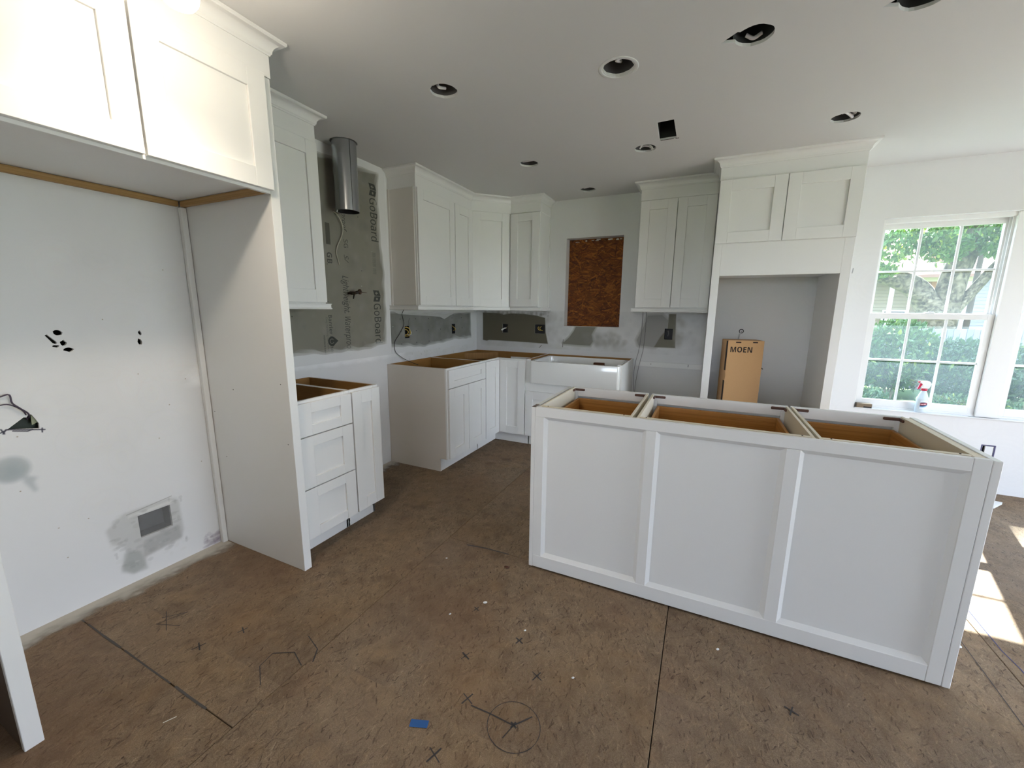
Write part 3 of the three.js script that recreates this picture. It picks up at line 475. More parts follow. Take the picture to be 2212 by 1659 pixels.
function bracket(parent, x, y, z, dir, along = 1) { // corner bracket: an arm along the rail and an arm along the side
  part(parent, 'corner_bracket', [cbox(x, y - 0.014, z + 0.006, x + dir * 0.062, y, z + 0.014, 0.003), cbox(x - dir * 0.001, y - 0.014, z - along * 0.052, x + dir * 0.008, y, z + 0.014, 0.003), cbox(x + dir * 0.006, y - 0.005, z - 0.022, x + dir * 0.03, y - 0.002, z + 0.008, 0.001), cyl(0.0035, 0.0035, [x + dir * 0.045, y - 0.007, z + 0.003], [x + dir * 0.045, y - 0.007, z + 0.0065], 8)], M.brownPlastic);
}
const HALF = Math.PI / 2;
// left wall, from the refrigerator alcove to the corner (fronts face +x; local x runs to the back wall)
baseCabinet('drawer_cabinet', 'white base cabinet with three stacked drawers right behind the tall end panel', [0.608, 0, 2.893], HALF, 0.378,
  [['drawer', 0.03, 0.687, 0.346, 0.175], ['drawer', 0.03, 0.402, 0.346, 0.28], ['drawer', 0.03, 0.117, 0.346, 0.28]], { rails: [0.684, 0.4], brackets: [0.018, 0.358] });
baseCabinet('pullout_cabinet', 'narrow white base cabinet with one tall slim door, beside the three drawers', [0.608, 0, 2.513], HALF, 0.225, [['door', 0.003, 0.117, 0.219, 0.747]], { brackets: [0.014, 0.21] });
baseCabinet('base_cabinet', 'white base cabinet with a drawer over two doors and a bare end panel', [0.608, 0, 1.522], HALF, 0.614,
  [['drawer', 0.004, 0.713, 0.606, 0.150], ['door', 0.004, 0.117, 0.302, 0.591], ['door', 0.3085, 0.117, 0.302, 0.591]], { rails: [0.71], brackets: [0.594], kick1: 0 });
{ // scribe line of the end panel
  const skin = std(lin(0.70, 0.655, 0.60), 0.55);  // white skin; the warm, duller light on this side is put into the colour
  const o = thing('end_panel', 'flat end skin with warm light painted in, on the base cabinet at the range gap', 'panel', [0, 0, 1.522]);
  part(o, 'panel', slab([[0.002, 0], [0.533, 0], [0.533, KICK], [0.592, KICK], [0.592, T], [0.002, T]], [], 0.005), skin);
  part(o, 'edge_strip', cbox(0.592, KICK, 0, 0.607, T, 0.006, 0.001), M.cabinet);
}
{ // corner unit with the two-leaf door
  const c = thing('corner_base_cabinet', 'white corner base cabinet whose two narrow door leaves meet at the inside corner', 'cabinet', [0, 0, 0], 0, 'white base cabinets without a worktop');
  const L = 0.905, F = 0.608;
  part(c, 'back_panel', [cbox(0.006, KICK, 0.004, 0.016, T - 0.001, L, 0.0005), cbox(0.016, KICK, 0.004, L, T - 0.001, 0.014, 0.0005)], M.ply);
  part(c, 'side_panel', cbox(0.016, KICK, L - 0.014, F - 0.02, T - 0.0005, L - 0.002, 0.0005), M.ply);
  part(c, 'side_panel', cbox(L - 0.014, KICK, 0.014, L - 0.002, T - 0.0005, F - 0.02, 0.0005), M.ply);
  part(c, 'bottom_panel', slab([[0.016, 0.014], [L - 0.014, 0.014], [L - 0.014, F - 0.02], [F - 0.02, F - 0.02], [F - 0.02, L - 0.014], [0.016, L - 0.014]], [], 0.016).rotateX(HALF).translate(0, KICK + 0.02, 0), M.ply);
  part(c, 'corner_brace', slab([[0.016, 0.30], [0.016, 0.26], [0.26, 0.014], [0.30, 0.014]], [], 0.07).rotateX(HALF).translate(0, T - 0.016, 0), M.ply);
  part(c, 'face_frame', [cbox(F - 0.018, KICK, F, F, T, L), cbox(F, KICK, F - 0.018, L, T, F), cbox(F - 0.018, T - 0.04, F - 0.018, F, T, F)], M.cabinet);
  part(c, 'stretcher', cbox(F + 0.02, T - 0.05, 0.36, L - 0.014, T - 0.012, 0.372, 0.001), M.cabinet);
  part(c, 'toe_kick', [cbox(F - 0.087, 0, F - 0.075, F - 0.075, KICK, L), cbox(F - 0.087, 0, F - 0.087, L, KICK, F - 0.075)], M.cabinet);
  const d1 = shaker(c, 'door', 0, 0, L - F - 0.023, 0.747, 0, DT, 0.076, 0.076); d1.position.set(F + 0.001, 0.117, L - 0.003); d1.rotation.y = HALF;
  shaker(c, 'door', F + 0.0205, 0.117, L - F - 0.023, 0.747, F + 0.001, DT, 0.076, 0.076);
}
{ // sink base and apron sink
  const x0 = 0.906, w = 1.821 - x0;
  const c = baseCabinet('sink_cabinet', 'white base cabinet that carries the farmhouse sink, its doors below the apron', [x0, 0, 0.608], 0, w,
    [['door', 0.004, 0.117, w / 2 - 0.006, 0.452], ['door', w / 2 + 0.002, 0.117, w / 2 - 0.006, 0.452]], { frameTop: 0, frame: 0.044 });
  part(c, 'rail', cbox(0.044, 0.54, -0.018, w - 0.044, 0.652, 0), M.cabinet);
  const s = thing('farmhouse_sink', 'glossy white farmhouse sink with a tall rounded apron front', 'sink', [0.953, 0.656, 0.095]);
  const W = 0.852, D = 0.552, rr = (x0_, y0_, x1_, y1_, r, C) => { const p = new C(); p.moveTo(x0_ + r, y0_); p.lineTo(x1_ - r, y0_); p.absarc(x1_ - r, y0_ + r, r, -HALF, 0); p.lineTo(x1_, y1_ - r); p.absarc(x1_ - r, y1_ - r, r, 0, HALF); p.lineTo(x0_ + r, y1_); p.absarc(x0_ + r, y1_ - r, r, HALF, Math.PI); p.lineTo(x0_, y0_ + r); p.absarc(x0_ + r, y0_ + r, r, Math.PI, 1.5 * Math.PI); return p; };
  const sh = rr(0.004, 0.004, W - 0.004, D - 0.004, 0.028, THREE.Shape); sh.holes.push(rr(0.03, 0.03, W - 0.03, D - 0.03, 0.045, THREE.Path));
  const g = new THREE.ExtrudeGeometry(sh, { depth: 0.204, bevelEnabled: true, bevelThickness: 0.004, bevelSize: 0.004, bevelSegments: 3, curveSegments: 10 }); g.rotateX(HALF); g.translate(0, 0.208, 0);
  part(s, 'basin', toCreasedNormals(g, 0.6), M.sink);
  part(s, 'basin_floor', cbox(0.02, 0.004, 0.02, W - 0.02, 0.024, D - 0.02, 0.003), M.sink);
  part(s, 'drain', [cyl(0.045, 0.045, [W / 2, 0.0235, D / 2], [W / 2, 0.027, D / 2], 24), cyl(0.03, 0.03, [W / 2, 0.027, D / 2], [W / 2, 0.0285, D / 2], 24)], M.steel);
  const b = thing('wood_block', 'small dark brown wood block lying inside the white farmhouse sink', 'block', [1.50, 0.681, 0.132]);
  part(b, 'block', cbox(-0.045, 0, -0.004, 0.062, 0.148, 0.034, 0.003), std(lin(0.13, 0.05, 0.02), 0.7));
}
// ---- wall cabinets
function wallCabinet(name, label, pos, turn, w, fronts, o = {}) {
  const y0 = 1.372, y1 = o.top ?? 2.296, D = 0.282;
  const c = thing(name, label, 'cabinet', pos, turn, 'white wall cabinets');
  part(c, 'carcass', cbox(0, y0, -D, w, y1, -0.0182), M.cabinet);
  const fr = 0.03; part(c, 'face_frame', [cbox(0, y0, -0.018, fr, y1, 0), cbox(w - fr, y0, -0.018, w, y1, 0), cbox(fr, y1 - fr, -0.018, w - fr, y1, 0), cbox(fr, y0, -0.018, w - fr, y0 + fr, 0)], M.cabinet);
  for (const [x, fw] of fronts) shaker(c, 'door', x, y0 + 0.006, fw, 0.912, 0.001, 0.0165, Math.min(0.076, fw * 0.27), 0.076);
  return c;
}
wallCabinet('wall_cabinet', 'tall white wall cabinet between the refrigerator end panel and the metal duct', [0.284, 0, 2.893], HALF, 0.541, [[0.004, 0.535]]);
const upA = wallCabinet('wall_cabinet', 'wide single door white wall cabinet right of the printed backer board', [0.284, 0, 1.433], HALF, 0.539, [[0.003, 0.533]]);
part(upA, 'end_skin', [cbox(-0.005, 1.376, -0.278, 0, 2.294, -0.020, 0.001), cbox(-0.008, 1.345, -0.284, 0.02, 2.30, -0.262, 0.002)], std(lin(0.72, 0.69, 0.645), 0.5));  // white end like the fronts; its warm light is mixed into the colour
wallCabinet('wall_cabinet', 'narrow white wall cabinet on the left wall, next to the angled corner cabinet', [0.284, 0, 0.893], HALF, 0.318, [[0.003, 0.311]]);
{ // angled corner cabinet
  const c = thing('corner_wall_cabinet', 'white corner wall cabinet with one door set at forty-five degrees', 'cabinet', [0, 0, 0], 0, 'white wall cabinets');
  const a = 0.574, b = 0.284;
  part(c, 'carcass', slab([[0.002, -0.002], [a, -0.002], [a, -b], [b, -a], [0.002, -a]], [], 2.296 - 1.372).rotateX(-HALF).translate(0, 1.372, 0), M.cabinet);
  const d = shaker(c, 'door', 0, 0, 0.382, 0.912, 0, 0.0165); d.position.set(b + 0.006, 1.378, a - 0.004); d.rotation.y = Math.PI / 4;
}
{
  const c = wallCabinet('wall_cabinet', 'slim white wall cabinet on the back wall, left of the brown board opening', [0.577, 0, 0.284], 0, 0.318, [[0.003, 0.311]]);
  part(c, 'scribe_molding', cbox(0.318, 1.376, -0.284, 0.326, 2.29, -0.258, 0.002), M.cabinet);
}
wallCabinet('wall_cabinet', 'two door white wall cabinet tucked against the tall oven cabinet', [1.843, 0, 0.284], 0, 0.610, [[0.003, 0.3005], [0.3065, 0.3005]]);

// ---- crown mouldings with their frieze, light rails
const crownProfile = (() => { const p = [[-0.016, 2.386], [0.006, 2.386], [0.008, 2.392]]; for (let i = 0; i <= 8; i++) { const a = i / 8 * HALF; p.push([0.012 + 0.034 * (1 - Math.cos(a)), 2.396 + 0.036 * Math.sin(a)]); } p.push([0.050, 2.433], [0.054, 2.437], [0.054, 2.4465], [-0.016, 2.4465]); return p; })();
const railProfile = [[-0.014, 1.337], [0.030, 1.337], [0.032, 1.341], [0.027, 1.347], [0.027, 1.364], [0.031, 1.368], [0.031, 1.3715], [-0.014, 1.3715]];
function crown(label, path, friezeY0 = 2.2965) {
  const c = thing('crown_molding', label, 'molding', [0, 0, 0], 0, 'white crown moldings');
  part(c, 'frieze_board', sweep(path, [[-0.014, friezeY0], [0.0015, friezeY0], [0.0015, 2.387], [-0.014, 2.387]], 1), M.cabinet);
  part(c, 'cove', sweep(path, crownProfile, 1), M.cabinet);
}
crown('crown molding over the refrigerator cabinet, returning along the tall end panel', [[0.678, 3.906], [0.678, 2.893], [0.02, 2.893]], 2.30);
crown('crown molding on the tall wall cabinet between refrigerator panel and duct', [[0.284, 2.8385], [0.284, 2.352], [0.004, 2.352]]);
crown('crown molding running round the angled corner wall cabinets', [[0.004, 1.433], [0.284, 1.433], [0.284, 0.574], [0.574, 0.284], [0.895, 0.284], [0.895, 0.004]]);
crown('crown molding on the two door wall cabinet left of the oven cabinet', [[1.843, 0.004], [1.843, 0.284], [2.453, 0.284]]);
crown('large crown molding on top of the tall oven cabinet', [[2.455, 0.345], [2.455, 0.624], [3.309, 0.624], [3.309, 0.004]]);
function lightRail(label, path) { part(null, 'light_rail', sweep(path, railProfile, 1), M.cabinet); tag(scene.children[scene.children.length - 1], label, 'molding', 'white light rails'); }
lightRail('light rail under the tall wall cabinet beside the metal duct', [[0.27, 2.889], [0.27, 2.352], [0.004, 2.352]]);
lightRail('long light rail under the angled corner wall cabinets', [[0.004, 1.440], [0.278, 1.440], [0.278, 0.572], [0.572, 0.278], [0.897, 0.278], [0.897, 0.004]]);
lightRail('light rail under the two door wall cabinet beside the oven cabinet', [[1.843, 0.004], [1.843, 0.276], [2.452, 0.276]]);

// ---- refrigerator enclosure
function tallPanel(label, z0, outer) {
  const c = thing('tall_end_panel', label, 'panel', [0, 0, z0], 0, 'tall refrigerator end panels');
  part(c, 'panel', cbox(0.002, 0, 0.004, 0.655, 2.299, 0.040, 0.001), M.cabinet);
  part(c, 'front_stile', cbox(0.655, 0, 0, 0.677, 2.299, 0.042, 0.0015), M.cabinet);
  if (outer) part(c, 'outer_face', cbox(0.002, 0, 0.040, 0.654, 2.299, 0.0415, 0.0005), std(lin(0.10, 0.065, 0.04), 0.8), 'dark brown outer face');  // outer face coloured darker brown than the rest of the panel
  return c;
}
const ep = tallPanel('tall white end panel between the refrigerator alcove and the drawer cabinet', 2.894, false);
part(ep, 'corner_batten', cbox(0.002, 0, 0.042, 0.028, 1.832, 0.068, 0.002), M.cabinet);
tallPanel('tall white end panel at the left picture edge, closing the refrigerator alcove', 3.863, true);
{
  const R = rng(12), pts = [[0.24, 0.92], [0.62, 0.98], [0.635, 0.68], [0.11, 0.53], [0.05, 0.78]], l = pts.map(([x, y]) => part(ep, 'screw_hole', cyl(0.0025, 0.0025, [x, y, 0.0395], [x, y, 0.0408], 8), M.dark)); void l; void R;
}
{
  const z1 = 3.861, c = thing('refrigerator_cabinet', 'deep white two door cabinet bridging the empty refrigerator alcove', 'cabinet', [0.680, 0, z1], HALF);
  const w = z1 - 2.938;
  part(c, 'carcass', cbox(0, 1.862, -0.678, w, 2.298, -0.0202), M.cabinet);
  part(c, 'face_frame', [cbox(0, 1.832, -0.02, w, 1.872, 0), cbox(0, 1.872, -0.02, 0.04, 2.299, 0), cbox(w - 0.04, 1.872, -0.02, w, 2.299, 0), cbox(0.04, 2.26, -0.02, w - 0.04, 2.299, 0)], M.cabinet);
  shaker(c, 'door', 0.024, 1.843, 0.449, 0.455, 0.001, 0.022, 0.076, 0.076);
  shaker(c, 'door', 0.4785, 1.843, 0.449, 0.455, 0.001, 0.022, 0.076, 0.076);
  part(c, 'cleat', [cbox(0.0, 1.834, -0.678, w - 0.03, 1.860, -0.655, 0.001)], M.rawWood, 'raw wood cleat');
  part(c, 'cleat', [cbox(w - 0.024, 1.834, -0.655, w - 0.002, 1.860, -0.022, 0.001)], M.rawWood, 'raw wood cleat');
}
// ---- tall oven cabinet
{
  const x0 = 2.455, x1 = 3.309, F = 0.624, w = x1 - x0;
  const c = thing('oven_cabinet', 'tall white oven cabinet with two upper doors over a large empty opening', 'cabinet', [x0, 0, F]);
  const a = 0.054, b = w - 0.057;
  part(c, 'side_panel', cbox(0, 0, -F + 0.003, 0.018, 2.296, -0.0202), M.cabinet);
  part(c, 'side_panel', cbox(w - 0.018, 0, -F + 0.003, w, 2.296, -0.0202), M.cabinet);
  part(c, 'inner_side', cbox(0.0185, 0.46, -F + 0.003, a - 0.002, 1.64, -0.02, 0.001), M.cabinet);
  part(c, 'inner_side', cbox(b + 0.002, 0.46, -F + 0.003, w - 0.0185, 1.64, -0.02, 0.001), M.cabinet);
  part(c, 'shelf', cbox(0.0185, 0.44, -F + 0.003, w - 0.0185, 0.46, -0.02), M.cabinet);
  part(c, 'shelf', cbox(0.0185, 1.64, -F + 0.003, w - 0.0185, 1.66, -0.02), M.cabinet);
  part(c, 'face_frame', [cbox(0, KICK, -0.02, a, 1.849, 0), cbox(b, KICK, -0.02, w, 1.849, 0), cbox(a, 1.615, -0.02, b, 1.849, 0), cbox(0, 1.849, -0.02, w, 2.296, -0.001), cbox(a, 0.40, -0.02, b, 0.46, 0)], M.cabinet);
  shaker(c, 'door', 0.001, 1.851, w / 2 - 0.003, 0.444, 0, DT, 0.078, 0.078);
  shaker(c, 'door', w / 2 + 0.002, 1.851, w / 2 - 0.003, 0.444, 0, DT, 0.078, 0.078);
  shaker(c, 'drawer_front', 0.03, 0.12, w - 0.06, 0.29, 0.001, DT, 0.076, 0.06);
  part(c, 'toe_kick', cbox(0.018, 0, -0.08, w - 0.018, KICK, -0.068), M.cabinet);
}
// ---- island: three drawer cabinets back to front, clad on this side
{
  const zf = 1.765, palePly = std(lin(0.76, 0.70, 0.56), 0.6);
  const unit = (name, label, xa, xb, inR) => {
    const w = xb - xa, c = thing(name, label, 'cabinet', [xa, 0, zf], 0, 'drawer cabinets of the island'), D = 0.60;
    for (const [p, q] of [[0, 0.012], [w - 0.012, w]]) part(c, 'side_panel', cbox(p, 0.02, 0.02, q, T - 0.0005, D, 0.0008), palePly);
    part(c, 'back_panel', cbox(0.012, KICK, D - 0.008, w - 0.012, T - 0.002, D, 0.0005), M.ply);
    part(c, 'bottom_panel', cbox(0.012, KICK, 0.02, w - 0.012, KICK + 0.016, D - 0.008, 0.0005), M.ply);
    part(c, 'face_frame', [cbox(0, KICK, 0, 0.03, T, 0.019), cbox(w - 0.03, KICK, 0, w, T, 0.019), cbox(0.03, 0.822, 0, w - 0.03, T, 0.019), cbox(0.03, KICK, 0, w - 0.03, KICK + 0.035, 0.019)], M.cabinet);
    part(c, 'top_stretcher', cbox(0.012, T - 0.02, D - 0.03, w - 0.012, T - 0.001, D - 0.008, 0.0005), palePly);
    const bx0 = inR, bx1 = w - inR, z0 = 0.024, z1 = 0.545, yb = 0.70, yt = 0.812, t = 0.013;
    const d = part(c, 'drawer', [cbox(bx0, yb, z0, bx1, yt, z0 + t), cbox(bx0, yb, z1 - t, bx1, yt, z1), cbox(bx0, yb, z0 + t, bx0 + t, yt, z1 - t), cbox(bx1 - t, yb, z0 + t, bx1, yt, z1 - t), cbox(bx0 + t, yb + 0.008, z0 + t, bx1 - t, yb + 0.016, z1 - t, 0.0005)], M.drawerPly);
    part(d, 'drawer_front', cbox(0.004, 0.69, -0.02, w - 0.004, 0.862, -0.001), M.cabinet);
    part(c, 'drawer_front', [cbox(0.004, 0.405, -0.02, w - 0.004, 0.685, -0.001), cbox(0.004, 0.12, -0.02, w - 0.004, 0.40, -0.001)], M.cabinet);
    bracket(c, 0.013, T - 0.006, 0.0135, 1, -1); bracket(c, w - 0.013, T - 0.006, 0.0135, -1, -1);
    for (const x of [0.04, w - 0.04]) part(c, 'screw', cyl(0.003, 0.003, [x, T - 0.0012, D - 0.02], [x, T + 0.0006, D - 0.02], 8), M.dark);
    return c;
  };
  unit('island_cabinet', 'smallest island cabinet, leftmost, with one narrow brown drawer box', 1.733, 2.181, 0.034);
  unit('island_cabinet', 'widest island cabinet, in the middle, with a long brown drawer box', 2.200, 2.860, 0.034);
  unit('island_cabinet', 'rightmost island cabinet with an open brown drawer box beside the bare end', 2.871, 3.308, 0.030);
  // the shaker-style back panel seen from the room
  const p = thing('island_back_panel', 'large white panelled back of the island with three recessed fields', 'panel', [0, 0, 2.366]);
  const xs = [1.7225, 3.331], f = [[1.767, 2.247], [2.290, 2.768], [2.814, 3.287]], yb = 0.078, yt = 0.828, t = 0.020;
  part(p, 'rail', cbox(xs[0], 0.010, 0, xs[1] - 0.0445, yb, t, 0.002), M.cabinet);
  part(p, 'rail', cbox(xs[0], yt, 0, xs[1] - 0.0445, T, t, 0.002), M.cabinet);
  part(p, 'stile', cbox(xs[0], yb + 0.0003, 0, f[0][0], yt - 0.0003, t, 0.001), M.cabinet);
  part(p, 'stile', cbox(f[0][1], yb + 0.0003, 0, f[1][0], yt - 0.0003, t, 0.001), M.cabinet);
  part(p, 'stile', cbox(f[1][1], yb + 0.0003, 0, f[2][0], yt - 0.0003, t, 0.001), M.cabinet);
  part(p, 'stile', cbox(f[2][1], 0.010, 0, xs[1], T, t, 0.0015), M.cabinet);
  for (const [a, b] of f) part(p, 'field_panel', cbox(a - 0.004, yb - 0.004, 0.0002, b + 0.004, yt + 0.004, 0.0022, 0.0005), M.cabinet);
  for (const [a, b] of f) { // sloped inner moulding of each field
    const m = 0.016, P = [], q = (p0, p1, p2, p3) => P.push(...p0, ...p1, ...p2, ...p0, ...p2, ...p3), zt = t - 0.003, zb = 0.0023;
    const o = [[a, yb], [b, yb], [b, yt], [a, yt]], n = [[a + m, yb + m], [b - m, yb + m], [b - m, yt - m], [a + m, yt - m]];
    for (let i = 0; i < 4; i++) { const k = (i + 1) % 4; q([...o[i], zt], [...o[k], zt], [...n[k], zb], [...n[i], zb]); q([...o[k], zb], [...o[i], zb], [...n[i], zb], [...n[k], zb]); q([...o[k], zt], [...o[i], zt], [...o[i], zb], [...o[k], zb]); }
    const g = new THREE.BufferGeometry(); g.setAttribute('position', new THREE.Float32BufferAttribute(P, 3)); g.computeVertexNormals(); part(p, 'field_molding', g, M.cabinet);
  }
  const eL = thing('island_end_panel', 'thin white end panel on the left side of the island', 'panel', [1.7005, 0, 1.765]);
  part(eL, 'panel', cbox(0, 0.008, 0, 0.0215, T - 0.002, 0.621, 0.002), M.cabinet);
  part(eL, 'raw_top_edge', cbox(0.001, T - 0.002, 0.56, 0.0205, T - 0.0012, 0.62, 0.0003), std(lin(0.16, 0.13, 0.11), 0.8));
  const eR = thing('island_end_panel', 'white end panel on the right side of the island by the sunlit floor', 'panel', [3.3325, 0, 1.765]);
  part(eR, 'panel', cbox(0, 0.008, 0, 0.024, T - 0.002, 0.6205, 0.002), M.cabinet);
  part(eR, 'spacer', cbox(-0.0235, T - 0.06, 0.02, -0.001, T - 0.004, 0.60, 0.0005), palePly);
}
// ---------------------------------------------------------------- duct, lamps, wires and small things
{
  const [x, z, r] = DUCT, d = thing('vent_duct', 'round galvanized metal duct hanging from the ceiling by the backer board', 'duct', [x, 2.004, z]);
  const tn = canvas(256, 256, (c) => { const R = rng(19); c.fillStyle = '#8c8c8c'; c.fillRect(0, 0, 256, 256); for (let i = 0; i < 260; i++) { const a = R() * 256, b = R() * 256, q = 6 + R() * 26, g = c.createRadialGradient(a, b, 0, a, b, q), v = R() < 0.5 ? '170,170,170' : '110,110,110'; g.addColorStop(0, `rgba(${v},0.2)`); g.addColorStop(1, `rgba(${v},0)`); c.fillStyle = g; c.fillRect(a - q, b - q, 2 * q, 2 * q); } });
  const gm = std(lin(0.46, 0.48, 0.50), 0.24, { metalness: 1, bumpMap: tex(tn, false, 1), bumpScale: 0.0004 });
  const w = new THREE.CylinderGeometry(r, r, 0.60, 48, 1, true); w.translate(0, 0.30, 0);
  const inn = new THREE.CylinderGeometry(r - 0.002, r - 0.002, 0.60, 48, 1, true); inn.translate(0, 0.30, 0);
  part(d, 'pipe', w, gm); part(d, 'liner', inn, M.dark);
  part(d, 'rim', new THREE.TorusGeometry(r - 0.001, 0.0016, 6, 48).rotateX(HALF), gm);
  part(d, 'seam', cbox(r - 0.002, 0, 0.02, r + 0.002, 0.6, 0.026, 0.001), gm);
  part(d, 'pull_tab', [cyl(0.004, 0.004, [-0.03, 0.004, 0.062], [-0.032, -0.012, 0.064], 8)], M.steel);
}
const CABLES = [
  ['near the duct, first in the row beside the left wall', [[-0.03, 0.027, 0.02], [-0.01, -0.004, 0.03], [-0.005, 0.011, -0.02]], 0],
  ['with a broad plaster ring and two crossed cables', [[0.0, 0.035, -0.04], [0.0, 0.000, 0.045], [0.03, 0.027, 0.01]], 1],
  ['dark and torn at one edge, between ring cut-out and picture edge', [[-0.03, 0.023, -0.05], [0.0, 0.011, -0.06], [0.03, 0.019, -0.05]], 0],
  ['cut off by the top picture edge', [[-0.02, 0.027, 0], [0, 0.008, 0.02], [0.03, 0.027, 0]], 0],
  ['just before the oven cabinet, filled by a folded white cable', [[-0.05, 0.000, 0.03], [-0.02, -0.001, 0.05], [0.01, 0.008, 0.0], [0.04, -0.005, -0.03]], 2],
  ['above the angled corner cabinets with grey wires', [[-0.04, 0.000, 0.03], [0.0, -0.001, 0.03], [0.04, 0.011, 0.0]], 0],
  ['beside the square vent hole with a looped cable end hanging out', [[-0.03, 0.011, -0.02], [0.0, 0.000, 0.02], [0.04, -0.015, 0.03], [0.055, -0.040, 0.04]], 2],
  ['farthest, over the small boarded opening', [[-0.03, 0.000, 0.03], [0.0, -0.001, 0.04], [0.03, 0.008, 0.02]], 1],
];
CANS.forEach(([x, z], i) => {
  const [where, pts, kind] = CABLES[i];
  const c = thing('recessed_lamp_hole', 'round ceiling lamp cut-out ' + where, 'lamp hole', [x, H + 0.0127, z], 0, 'wired ceiling lamp cut-outs');
  part(c, 'housing', [cyl(0.079, 0.079, [0, 0, 0], [0, 0.16, 0], 28, true), cyl(0.079, 0.079, [0, 0.159, 0], [0, 0.16, 0], 28)], i === 2 || i === 3 ? std(lin(0.05, 0.055, 0.05), 0.6) : std(lin(0.13, 0.127, 0.12), 0.5));
  part(c, 'cable', tube(pts, 0.0075, 20, 8), M.whiteCable);
  if (kind) part(c, 'cable', tube(pts.map(([a, b, d]) => [-a * 0.8 + 0.015, b + 0.015, d * 0.6 + 0.02]), 0.005, 20, 8), M.whiteCable);
  if (kind === 2) part(c, 'cable', tube(pts.map(([a, b, d]) => [d, b + 0.012, a * 0.8]), 0.005, 20, 8), M.whiteCable);
  if (i === 1) part(c, 'plaster_ring', new THREE.TorusGeometry(0.082, 0.009, 6, 40).rotateX(HALF).scale(1, 0.35, 1).translate(0, -0.0128, 0), M.ceiling);
  for (const q of [-1, 1]) part(c, 'bracket', cbox(q * 0.078, 0.03, -0.012, q * 0.066, 0.09, 0.012, 0.002), M.steel);
});
{ // duct boot above the square hole
  const c = thing('ceiling_duct_boot', 'square open register boot in the ceiling, dark inside', 'vent', [2.126, H + 0.0127, 1.30]);
  part(c, 'boot', [cbox(-0.065, 0, -0.15, -0.060, 0.2, 0.15, 0.001), cbox(0.058, 0, -0.15, 0.063, 0.2, 0.15, 0.001), cbox(-0.06, 0, -0.155, 0.058, 0.2, -0.15, 0.001), cbox(-0.06, 0, 0.15, 0.058, 0.2, 0.155, 0.001), cbox(-0.06, 0.2, -0.15, 0.058, 0.205, 0.15, 0.001)], std(lin(0.04, 0.042, 0.04), 0.7));
  part(c, 'torn_paper_edge', [cbox(0.040, -0.0135, -0.150, 0.062, -0.0115, -0.140, 0.001), cbox(-0.05, -0.0135, -0.146, 0.03, -0.012, -0.139, 0.001)], std(lin(0.1, 0.09, 0.08), 0.9));
}
{ // hanging bulb
  const [x, y, z] = [1.05, 2.192, 3.42], c = thing('hanging_bulb', 'lit bare bulb hanging before the refrigerator cabinet', 'bulb', [x, y, z]);
  const g = lathe([[0.0005, -0.036], [0.018, -0.034], [0.034, -0.026], [0.044, -0.012], [0.0475, 0.004], [0.044, 0.02], [0.034, 0.036], [0.022, 0.052], [0.0165, 0.066], [0.0135, 0.07]], 32);
  const b = part(c, 'bulb', g, std(lin(1, 0.9, 0.75), 0.4, { emissive: lin(1.0, 0.88, 0.72), emissiveIntensity: 12 }), 'glowing glass bulb'); b.castShadow = false;
  part(c, 'socket', lathe([[0.0001, 0.069], [0.016, 0.069], [0.019, 0.074], [0.021, 0.10], [0.016, 0.115], [0.0001, 0.118]], 20), M.blackCable);
  part(c, 'cord', tube([[0, 0.117, 0], [0.004, 0.18, 0.003], [-0.002, 0.24, 0], [0, H - y, 0]], 0.004, 16, 8), M.whiteCable);
  part(c, 'canopy', lathe([[0.0001, H - y - 0.012], [0.03, H - y - 0.012], [0.042, H - y - 0.004], [0.042, H - y - 0.0005], [0.0001, H - y - 0.0005]], 24), M.whitePlastic);
  const l = new THREE.PointLight(new THREE.Color(1.0, 0.86, 0.68), 0.19); l.name = 'bulb_light'; l.position.set(x, y, z); l.shadow.radius = 1.8; l.castShadow = true; l.shadow.mapSize.set(1024, 1024); scene.add(l);
  const f = new THREE.SpotLight(new THREE.Color(1.0, 0.86, 0.68), 1.1, 0, 1.30, 1); f.name = 'bulb_flood'; f.position.set(x, y, z); f.target.position.set(x, 0, z); f.shadow.radius = 1.8; f.castShadow = true; scene.add(f, f.target);
}
// wiring boxes
function outletBox(label, pos, turn, w, h, wires) {
  const c = thing('outlet_box', label, 'outlet box', pos, turn, 'open wiring boxes in the walls'), d = 0.05, t = 0.002;
  part(c, 'shell', [cbox(0.001, 0.001, -d, t, h - 0.001, -0.003, 0.0005), cbox(w - t, 0.001, -d, w - 0.001, h - 0.001, -0.003, 0.0005), cbox(t, 0.001, -d, w - t, t, -0.003, 0.0005), cbox(t, h - t, -d, w - t, h - 0.001, -0.003, 0.0005), cbox(t, t, -d, w - t, h - t, -d + 0.003, 0.0005)], M.boxPlastic);
  for (const [m, pts, r] of wires) part(c, 'wire', tube(pts.map(([a, b, q]) => [a * w, b * h, q]), r ?? 0.003, 18, 7), m);
  return c;
}
outletBox('tall wiring box with yellow cable loops nearest the range gap, behind a thin black wire', [0, 1.083, 1.283], HALF, 0.068, 0.111, [[M.yellowCable, [[0.3, 0.9, -0.03], [0.75, 0.8, 0.004], [0.95, 0.5, 0.012], [0.8, 0.2, 0.004], [0.4, 0.15, -0.02]], 0.004], [M.yellowCable, [[0.3, 0.75, -0.03], [0.6, 0.6, 0.002], [0.62, 0.4, 0.004], [0.35, 0.2, -0.02]], 0.004], [M.greyCable, [[0.6, 0.9, -0.02], [0.62, 1.1, 0.012], [0.55, 1.35, 0.02], [0.75, 1.6, 0.02]], 0.0022], [M.whiteCable, [[0.5, 0.3, -0.02], [1.05, 0.28, 0.012], [1.2, 0.5, 0.012]], 0.0025]]);
